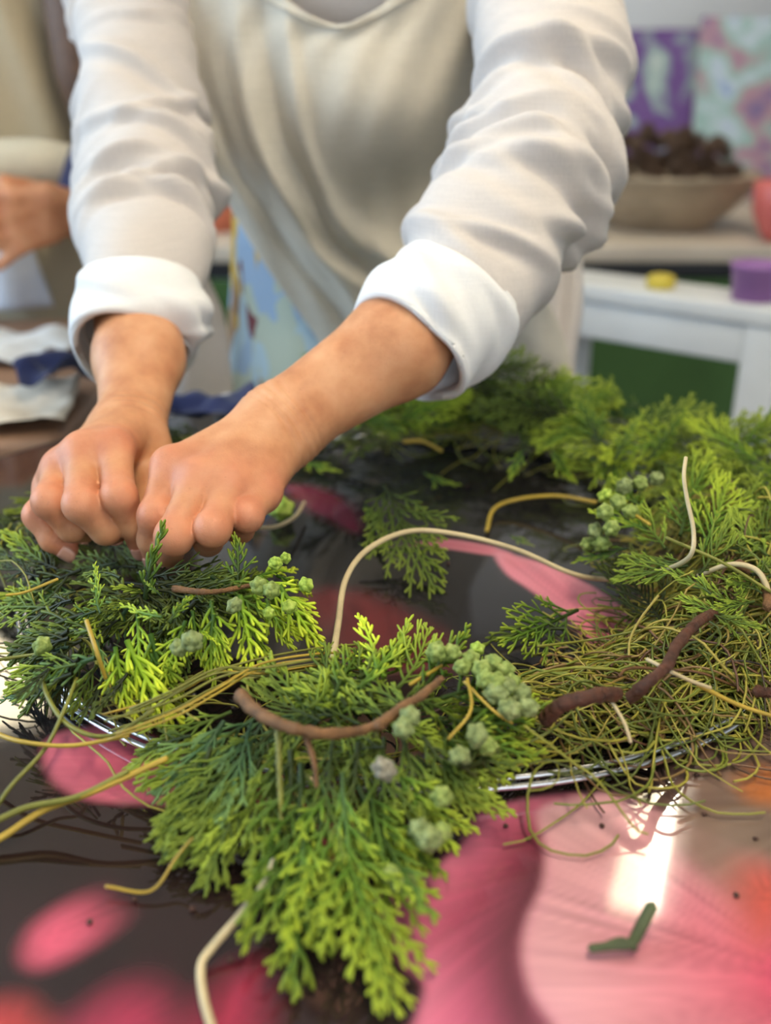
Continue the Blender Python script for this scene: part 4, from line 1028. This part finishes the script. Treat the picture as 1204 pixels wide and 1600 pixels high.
# ------------------------------------------------------------------ loose cuttings on the table
put_spray(UT(600,800,.014), UT(640,925,.010), 'fan', 'feather', None, up=np.array([0, -.1, 1.]), i=1, lab='loose cypress cutting lying inside the ring beside the cane loop', cat='cutting')
put_spray(UT(560,850,.014), UT(690,880,.010), 'slim', 'feather', None, up=np.array([0, -.1, 1.]), i=2, lab='small cypress cutting crossing another one inside the ring', cat='cutting')
put_spray(UT(660,740,.011), UT(705,762,.008), 'fan', 'fan', None, up=np.array([0, 0, 1.]), i=2, lab='tiny bright green scrap inside the ring towards the apron', cat='cutting')
put_spray(UT(795,835,.011), UT(832,850,.008), 'fan', 'fan', None, up=np.array([0, 0, 1.]), i=3, lab='tiny bright green scrap on dark print above pink petal', cat='cutting')
put_spray(UT(470,720,.011), UT(515,748,.008), 'fan', 'fan', None, up=np.array([0, 0, 1.]), i=4, lab='small green scrap on the table below the bare forearm', cat='cutting')
put_spray(UT(570,790,.011), UT(600,840,.008), 'slim', 'fan', None, up=np.array([0, 0, 1.]), i=3, lab='short green scrap just above the arch of the cane loop', cat='cutting')
mb = MB()
v, q, t = tube(catmull(pts_([(922,1482,.004),(955,1478,.005),(985,1474,.005),(1000,1450,.006),(1018,1415,.010)]), 24), np.linspace(.0020, .0026, 24), 8, flat=.6); mb.add(v, q, t)
v, q, t = tube(catmull(pts_([(940,1481,.005),(970,1470,.006),(992,1482,.004)]), 12), .0015, 7); mb.add(v, q, t)
M['scrap'] = plain('dark_green_scrap', rgb(62, 72, 40), .6, var=.3, scale=80)
obj('leaf_scrap', mb.mesh('leaf_scrap'), M['scrap'], None, label='dark green forked leaf scrap on the large pink petal', cat='cutting')
M['crumb'] = plain('crumb', rgb(70, 44, 34), .8)
import bmesh as _bm
bmc = _bm.new(); _bm.ops.create_icosphere(bmc, subdivisions=1, radius=.0013)
cme = bpy.data.meshes.new('plant_crumb'); bmc.to_mesh(cme); bmc.free(); cme.materials.append(M['crumb'])
for (px, py) in [(1100,1272),(1150,1398),(1088,1210),(790,1290),(825,1310),(140,1440),(300,1420),(210,1405),(360,1500),(940,1290),(700,880),(730,760),(690,900),(1180,1310)]:
    p = UT(px, py, .001); o = bpy.data.objects.new('plant_crumb', cme); COL.objects.link(o); o.location = tuple(p); o.scale = (1, R2.uniform(.6, 1.6), .7)
    tag(o, 'tiny dark crumb of plant matter scattered on the glossy print', 'crumb', 'plant crumbs on the table')

# ------------------------------------------------------------------ background: side table, long table, bowl of pine cones, canvases
def frame_bench(a, b, n, dep, ztop, label):
    """narrow white wooden bench seen end on: rails and four legs"""
    C = [V3((*a, 0)), V3((*b, 0)), V3((*(b+n*dep), 0)), V3((*(a+n*dep), 0))]; cen = sum(C)/4
    e = empty('bench', cen, label, 'bench')
    ux = nrm(C[1]-C[0]); uy = nrm(C[3]-C[0]); R = np.stack([ux, uy, np.array([0, 0, 1.])], 1); lx = np.linalg.norm(C[1]-C[0])
    bevel_box('bench_top', cen + np.array([0, 0, ztop-.0125]), (lx, dep, .025), M['white_wood'], e, R)
    for sg in (-1, 1): bevel_box('rail', cen + sg*uy*(dep/2-.02) + np.array([0, 0, ztop-.055]), (lx-.13, .024, .058), M['white_wood'], e, R)
    for sx in (-1, 1):
        for sy in (-1, 1): bevel_box('leg', cen + ux*sx*(lx/2-.036) + uy*sy*(dep/2-.032) + np.array([0, 0, (ztop-.025)/2]), (.058, .055, ztop-.025), M['white_wood'], e, R)
    return e
a_ = np.array([.225, 1.69]); b_ = np.array([.560, 1.41]); n_ = np.array([.67, .74]); n_ = n_/np.linalg.norm(n_)
frame_bench(a_, b_, n_, .125, T, 'white painted wooden bench frame behind the apron, right of the torso')
M['pale_top'] = plain('pale_wood', rgb(196, 184, 168), .5, var=.12, scale=5)
lt = empty('long_table', (.45, 2.76, 0), 'long pale table against the wall carrying the cone bowl', 'table')
bevel_box('fascia', (.45, 2.232, T-.081), (2.38, .02, .036), M['black_top'], lt)
bevel_box('table_top', (.45, 2.76, T-.045), (2.4, 1.10, .035), M['pale_top'], lt)
for sx in (-1, 1):
    for sy in (-1, 1): bevel_box('leg', (.45+sx*1.14, 2.76+sy*.48, (T-.0625)/2), (.06, .06, T-.0625), M['white_wood'], lt)
LZ = T-.0275
M['green_cloth'] = cloth('green_tablecloth', rgb(66, 96, 52), 500, .12)
xs_ = np.linspace(-.74, 1.64, 160); prof_ = [(2.218, LZ-.072), (2.217, LZ-.12), (2.214, LZ-.3), (2.205, LZ-.55), (2.20, .012)]
pr = catmull(prof_, 40); g = np.array([[(x, y + .010*math.sin(x*21+1.5*math.sin(x*7))*max(0, min(1, (LZ-.072-z)/.4)), z) for x in xs_] for y, z in pr]).reshape(-1, 3)
tc_o = obj('tablecloth', mesh_np('tablecloth', g, grid_faces(160, 40)), M['green_cloth'], None, label='green cloth hanging down the front of the long table', cat='tablecloth'); solid(tc_o, .0014, 1)
# bowl with pine cones
M['bowl'] = plain('worn_wood_bowl', rgb(168, 152, 130), .5, var=.25, scale=9)
BC = UY(1072, 300, 2.42); BC = np.array([BC[0]-.03, 2.52, LZ])
prof = [(.001, .0), (.10, .0), (.115, .004), (.16, .04), (.20, .085), (.215, .115), (.222, .118), (.222, .126), (.210, .126), (.198, .10), (.155, .055), (.10, .02), (.001, .016)]
v, q = lathe(prof, BC, 64); obj('bowl', MB().add(v, q).mesh('bowl'), M['bowl'], None, label='wide wooden bowl heaped with pine cones on the long table', cat='bowl')
def pine_cone_mesh():
    mb = MB(); 
    v, q = lathe([(.001, -1.0), (.28, -.9), (.45, -.5), (.45, 0), (.32, .5), (.12, .95), (.001, 1.0)], (0, 0, 0), 14); mb.add(v, q)
    n = 46
    for i in range(n):
        f = i/(n-1); z = -.92 + 1.8*f; th = i*2.39996; R = .30 + .42*math.sin(math.pi*min(1, f*.9+.08))**.8
        o = np.array([math.cos(th), math.sin(th), 0]); s = np.array([-math.sin(th), math.cos(th), 0]); u = np.array([0, 0, 1.])
        b = o*R*.55 + u*z; t = o*(R+.12) + u*(z+.20); wd = .20*(1-.4*f)
        mb.add([b-s*wd*.6, b+s*wd*.6, t+s*wd, t-s*wd, b-s*wd*.6-u*.06, b+s*wd*.6-u*.06, t+s*wd-u*.09, t-s*wd-u*.09, t+o*.05+u*.02],
               [[0,1,2,3],[5,4,7,6],[0,4,5,1],[0,3,7,4],[1,5,6,2]], [[3,2,8],[2,6,8],[6,7,8],[7,3,8]])
    return mb.mesh('pine_cone')
pcm = pine_cone_mesh(); pcm.materials.append(M['pine'])
k = 0
for ring, (cnt, rad, zz) in enumerate([(13, .158, .128), (9, .10, .140), (4, .04, .150), (10, .132, .182), (5, .06, .200)]):
    for i in range(cnt):
        th = 2*math.pi*i/cnt + ring*.5; o = bpy.data.objects.new('pine_cone', pcm); COL.objects.link(o)
        rr = rad + R2.uniform(-.008, .008)
        o.location = (BC[0]+rr*math.cos(th), BC[1]+rr*math.sin(th), BC[2]+zz+R2.uniform(-.006, .006)); s = R2.uniform(.020, .025); o.scale = (s, s, s*1.15)
        o.rotation_euler = (R2.uniform(0, 6), R2.uniform(0, 6), R2.uniform(0, 6)); tag(o, 'brown pine cone in the heap filling the wooden bowl', 'pine cone', 'pine cones in the bowl')
# painted canvases leaning on the wall
def painting_mat(name, cols, scale, seed):
    m = NT(name); tc = m.n('ShaderNodeTexCoord').outputs['Object']
    mp = m.n('ShaderNodeMapping'); mp.inputs['Location'].default_value = (seed, seed*.7, seed*1.3); m.l(tc, mp.inputs[0])
    nz = m.n('ShaderNodeTexNoise'); nz.inputs['Scale'].default_value = scale; nz.inputs['Detail'].default_value = 3; nz.inputs['Distortion'].default_value = .25; m.l(mp.outputs[0], nz.inputs['Vector'])
    n = len(cols); c = m.ramp(nz.outputs['Fac'], [(.28 + .44*i/(n-1), rgb(*x)) for i, x in enumerate(cols)])
    m.col(c); m.set(Roughness=.7); m.bump(m.noise(60, 3), .3, .003); return m.m
def canvas(x0, x1, h, y, mat, label):
    e = empty('canvas', ((x0+x1)/2, y, LZ), label, 'painting')
    ang = math.radians(-7); R = np.array(Matrix.Rotation(ang, 3, 'X'))
    c = np.array([(x0+x1)/2, y, LZ]) + R@np.array([0, 0, h/2])
    bevel_box('painted_face', c, (x1-x0, .012, h), mat, e, R); 
    bevel_box('stretcher_frame', c + R@np.array([0, .017, 0]), (x1-x0-.004, .022, h-.004), M['pale_top'], e, R)
canvas(.36, .94, .46, 3.22, painting_mat('abstract_violet', [(186, 120, 100), (150, 176, 172), (112, 80, 142), (104, 74, 136), (160, 182, 178), (200, 208, 202)], 7, 1.7), 'abstract canvas with violet and sage patches behind the cone bowl')
canvas(.90, 1.60, .49, 3.17, painting_mat('abstract_blue', [(132, 156, 200), (190, 204, 214), (150, 182, 176), (176, 138, 150), (120, 104, 150), (206, 196, 180)], 8, 4.2), 'abstract canvas with pale blue and pink dabs at the right')
canvas(-.66, -.14, .42, 3.22, painting_mat('abstract_warm', [(150, 110, 90), (200, 190, 180), (140, 160, 150), (180, 120, 110)], 8, 8.2), 'small warm toned abstract canvas behind the torso')
# pots
def pot(name, c, prof, mat, label, cat):
    v, q = lathe(prof, c, 48); return obj(name, MB().add(v, q).mesh(name), mat, None, label=label, cat=cat)
M['coral'] = plain('coral_glaze', rgb(226, 132, 104), .35, var=.08); M['pinkglaze'] = plain('pink_glaze', rgb(216, 112, 108), .35, var=.15); M['purple'] = plain('purple_plastic', rgb(150, 104, 164), .45, var=.05)
p = UY(338, 345, 2.45); pot('flower_pot', (p[0], 2.45, LZ), [(.001, 0), (.045, 0), (.058, .10), (.066, .13), (.070, .13), (.070, .15), (.060, .15), (.056, .13), (.04, .02), (.001, .02)], M['coral'], 'coral glazed pot between the left sleeve and the apron', 'pot')
p = UY(1222, 330, 2.28); pot('glazed_vase', (p[0], 2.28, LZ), [(.001, 0), (.03, 0), (.045, .02), (.062, .06), (.066, .12), (.062, .125), (.055, .06), (.03, .02), (.001, .015)], M['pinkglaze'], 'coral pink glazed vase at the right edge beside the bowl', 'vase')
pot('plastic_tub', (.540, 1.505, T), [(.001, 0), (.032, 0), (.036, .045), (.039, .046), (.039, .053), (.034, .053), (.030, .01), (.001, .008)], M['purple'], 'small purple tub standing on the right end of the white bench', 'tub')
M['yellow'] = plain('yellow_wax', rgb(196, 176, 60), .5, var=.1)
pot('candle', (.425, 1.595, T), [(.001, 0), (.020, 0), (.022, .003), (.022, .016), (.016, .020), (.012, .016), (.001, .014)], M['yellow'], 'squat yellow candle in the middle of the white bench', 'candle')

# ------------------------------------------------------------------ the neighbour at the left and her table
M['kraft'] = plain('kraft_paper', rgb(196, 178, 152), .8, var=.12, scale=14); M['paper'] = plain('white_paper', rgb(226, 226, 224), .8, var=.05)
M['grey_paper'] = plain('crumpled_paper', rgb(206, 194, 176), .85, var=.2, scale=20)
M['oak'] = plain('brown_table', rgb(150, 116, 92), .5, var=.2, scale=7)
nt = empty('work_table', (-.80, 1.14, 0), 'brown table strewn with papers left of the wreath', 'table')
bevel_box('table_top', (-.80, 1.14, T-.02), (1.0, .52, .03), M['oak'], nt, bev=.008)
for sx in (-1, 1):
    for sy in (-1, 1): bevel_box('leg', (-.80+sx*.45, 1.14+sy*.21, (T-.035)/2), (.05, .05, T-.035), M['oak'], nt)
def crumpled(name, c, sx, sy, rot, amp, mat, label, cat, seed, z=T-.005):
    n = 26; u = np.linspace(-.5, .5, n); X, Y = np.meshgrid(u*sx, u*sy); p = np.stack([X.ravel(), Y.ravel()], -1)
    Z = amp*vnoise(p*22 + seed, seed) + amp*.5*vnoise(p*55 + seed, seed+1)
    cr, sr = math.cos(rot), math.sin(rot); v = np.stack([c[0] + p[:, 0]*cr - p[:, 1]*sr, c[1] + p[:, 0]*sr + p[:, 1]*cr, z + .002 + Z], -1)
    o = obj(name, mesh_np(name, v, grid_faces(n, n)), mat, None, label=label, cat=cat); solid(o, .0008, 1); return o
crumpled('paper_sheet', (-.43, .955, 0), .25, .15, .15, .016, M['grey_paper'], 'crumpled cream paper at the near edge of the brown table', 'paper', 3)
crumpled('paper_sheet', (-.50, 1.20, 0), .26, .12, -.15, .022, M['paper'], 'white paper curling up at the back of the brown table', 'paper', 5)
crumpled('paper_sheet', (-.66, 1.03, 0), .20, .18, .8, .012, M['kraft'], 'kraft paper lying at the left on the brown table', 'paper', 8)
crumpled('cloth', (-.325, 1.02, 0), .10, .08, .4, .045, M['navy'], 'rumpled navy cloth on the brown table behind the left forearm', 'cloth', 9)
crumpled('cloth', (-.175, .915, 0), .11, .065, .2, .035, M['navy'], 'rumpled navy cloth on the round table between the forearms', 'cloth', 11, T)
for i, (x, y, a) in enumerate([(-.50, 1.09, 2.6), (-.56, 1.13, 1.9), (-.53, 1.06, .4)]):
    b = np.array([x, y, T+.050+.012*i]); put_spray(b, b + np.array([math.cos(a)*.10, math.sin(a)*.10, .015]), 'fan', 'dark', None, lab=['olive cutting nearest the cream paper on the brown table', 'olive cutting lying furthest back on the brown table', 'olive cutting pointing right on the brown table'][i], cat='cutting')
v, q, t = tube(catmull([(-.165, .955, T+.006), (-.150, .945, T+.012), (-.130, .935, T+.006)], 12), [.001+.009*math.sin(math.pi*(i+.5)/12) for i in range(12)], 12)
obj('paper_bundle', MB().add(v, q, t).mesh('paper_bundle'), M['paper'], None, label='small white bundle lying beside the navy cloth', cat='bundle')

pb = empty('person', (-.56, 1.58, 0), 'person at the left in beige apron holding hands before the waist', 'person')
def loftW(rows, nu, nv, sq=1.0):
    R = catmull(rows, nv); th = np.arange(nu)*2*np.pi/nu; c = np.stack([np.cos(th), np.sin(th)], -1); c = np.abs(c)**sq*np.sign(c)
    v = np.stack([R[:, 0:1] + R[:, 3:4]*c[None, :, 0], R[:, 1:2] + R[:, 4:5]*c[None, :, 1], np.repeat(R[:, 2:3], nu, 1)], -1)
    return v.reshape(-1, 3), grid_faces(nu, nv, True)
bx, by = -.56, 1.58
wB, eB, sB = UY(135, 335, 1.34), np.array([-.36, 1.50, 1.04]), np.array([-.40, 1.60, 1.36])
kn = UY(75, 330, 1.27)
def person_b(p):
    d = None
    for c, r in (((bx, by, .95), (.15, .10, .16)), ((bx, by-.01, 1.15), (.14, .095, .18)), ((bx, by, 1.30), (.17, .085, .12))):
        e = ell_d(p, c, r); d = e if d is None else smin(d, e, .05)
    d = smin(d, cap_d(p, (bx, by, 1.36), (bx, by-.02, 1.50), .05, .048), .03)
    h = smin(ell_d(p, (bx, by-.02, 1.62), (.075, .095, .10)), ell_d(p, (bx, by-.07, 1.555), (.052, .05, .06)), .03)
    h = smin(h, ell_d(p, (bx, by-.122, 1.59), (.013, .018, .028)), .012); d = smin(d, h, .015)
    for sg in (-1, 1):
        d = smin(d, cap_d(p, (bx+sg*.08, by, .9), (bx+sg*.08, by, .47), .08, .056), .03)
        d = smin(d, cap_d(p, (bx+sg*.08, by, .47), (bx+sg*.08, by+.02, .07), .054, .035), .02)
        d = smin(d, cap_d(p, (bx+sg*.08, by+.03, .035), (bx+sg*.09, by-.13, .03), .035, .028), .02)
    # arm on the right: sleeve elbow -> wrist -> folded hand pointing left
    d = smin(d, smin(cap_d(p, sB, eB, .045, .038), cap_d(p, eB, wB, .037, .026), .02), .02)
    d = smin(d, smin(cap_d(p, wB, kn + np.array([.0, 0, .012]), .024, .022), cap_d(p, wB, kn + np.array([0, 0, -.018]), .022, .018), .012), .015)
    for i, (z0, dx, dz, r) in enumerate(((.022, -.075, -.012, .0105), (.006, -.082, -.022, .0108), (-.012, -.078, -.030, .0100), (-.028, -.066, -.034, .0090))):
        a = kn + np.array([.004, -.004, z0]); m_ = a + np.array([dx*.5, -.018, dz*.3]); t_ = m_ + np.array([dx*.6, .014, dz*.8])
        d = smin(d, smin(cap_d(p, a, m_, r*1.1, r), cap_d(p, m_, t_, r, r*.8), .004), .006)
    a = wB + np.array([-.03, -.005, .022]); d = smin(d, cap_d(p, a, kn + np.array([-.045, -.01, .034]), .013, .010), .01)
    # other arm reaching across to meet it
    sC = np.array([bx-.17, by, 1.35]); eC = np.array([bx-.20, by-.14, 1.07]); wC = kn + np.array([-.17, -.01, .0])
    d = smin(d, smin(cap_d(p, sC, eC, .045, .038), cap_d(p, eC, wC, .037, .026), .02), .02)
    d = smin(d, cap_d(p, wC, wC + np.array([.07, -.01, .015]), .026, .022), .015)
    for i in range(4):
        a = wC + np.array([.065, -.012, .03-.017*i]); d = smin(d, smin(cap_d(p, a, a + np.array([.035, -.01, -.004]), .0105, .0098), cap_d(p, a + np.array([.035, -.01, -.004]), a + np.array([.055, .008, -.014]), .0098, .008), .004), .005)
    return d
v, q = surface_nets(person_b, (-.90, 1.20, -.01), (-.28, 1.75, 1.76), .006)
obj('body', mesh_np('body', v, q, None, True, {'red': np.full(len(v), .25)}), M['skin'], pb)
M['apron_b'] = cloth('beige_canvas', rgb(190, 178, 152), 700, .08); M['cream'] = cloth('cream_knit', rgb(206, 196, 172), 500, .08); M['brownknit'] = cloth('brown_knit', rgb(112, 82, 62), 500, .12)
v, q = loftW([(bx, by, .40, .19, .14), (bx, by, .70, .178, .125), (bx, by, .95, .165, .115), (bx, by, 1.15, .155, .112), (bx, by, 1.30, .18, .098), (bx, by, 1.37, .12, .075), (bx, by-.01, 1.42, .065, .06)], 60, 60, .9)
o = obj('jumper', mesh_np('jumper', v, q), M['cream'], pb); solid(o, .002, 1)
u = np.linspace(-1, 1, 50); rows = []
for z, hw, yy in [(1.30, .10, -.112), (1.18, .12, -.128), (1.08, .15, -.130), (1.0, .165, -.128), (.85, .172, -.138), (.70, .18, -.15), (.50, .19, -.165)]:
    rows.append(np.stack([bx + hw*np.sin(u*1.25)/np.sin(1.25), by + yy*np.cos(u*1.25)*1.0 - .012 + .006*np.sin(u*14+z*9), np.full(50, z)], -1).ravel())
g = catmull(rows, 60).reshape(-1, 3); o = obj('apron', mesh_np('apron', g, grid_faces(50, 60)), M['apron_b'], pb); solid(o, .002)
# pocket flap band of the apron and a white towel tucked in it
def pathtube(pts, rad, name, mat, parent, n=30, sides=20, thick=0):
    P = catmull(pts, n); r = np.interp(np.linspace(0, 1, n), np.linspace(0, 1, len(rad)), rad); v, q, t = tube(P, r, sides, (0, 0, 1))
    return obj(name, MB().add(v, q, t).mesh(name), mat, parent)
pathtube([sB, (sB+eB)/2 + np.array([.01, 0, 0]), eB, (eB*.55+wB*.45)], (.06, .055, .05, .045), 'sleeve', M['brownknit'], pb)
pathtube([wB*.55+eB*.45, wB*.8+eB*.2, wB*.98+eB*.02], (.046, .044, .040), 'cuff', M['navy'], pb)
sC = np.array([bx-.17, by, 1.35]); eC = np.array([bx-.20, by-.14, 1.07]); wC = kn + np.array([-.17, -.01, .0])
pathtube([sC, (sC+eC)/2, eC, eC*.4+wC*.6], (.06, .055, .05, .042), 'sleeve', M['cream'], pb)
obj('hair', hair_mesh(np.array([bx, by-.02, 1.615])), M['hair'], pb)
pathtube([(bx+.07, by+.02, 1.60), (bx+.125, by-.03, 1.48), (bx+.16, by-.10, 1.33), (bx+.165, by-.13, 1.18), (bx+.168, by-.135, 1.08), (bx+.17, by-.13, 1.0)], (.035, .045, .042, .040, .036, .015), 'hair_lock', M['hair'], pb)
pathtube([UY(-60, 262, 1.40), UY(0, 256, 1.395), UY(60, 254, 1.40), UY(125, 262, 1.41)], (.026, .030, .030, .026), 'waistband', M['cream'], pb)
crm = NT('towel'); crm.m = cloth('white_towel', rgb(206, 214, 226), 400, .05)
g = np.array([[(-.62 + .15*a*(.7+.4*b), by-.165 - .012*math.sin(a*9+b*2) - .02*b, 1.01 - .22*b) for a in np.linspace(0, 1, 24)] for b in np.linspace(0, 1, 24)]).reshape(-1, 3)
o = obj('towel', mesh_np('towel', g, grid_faces(24, 24)), crm.m, pb); solid(o, .004)
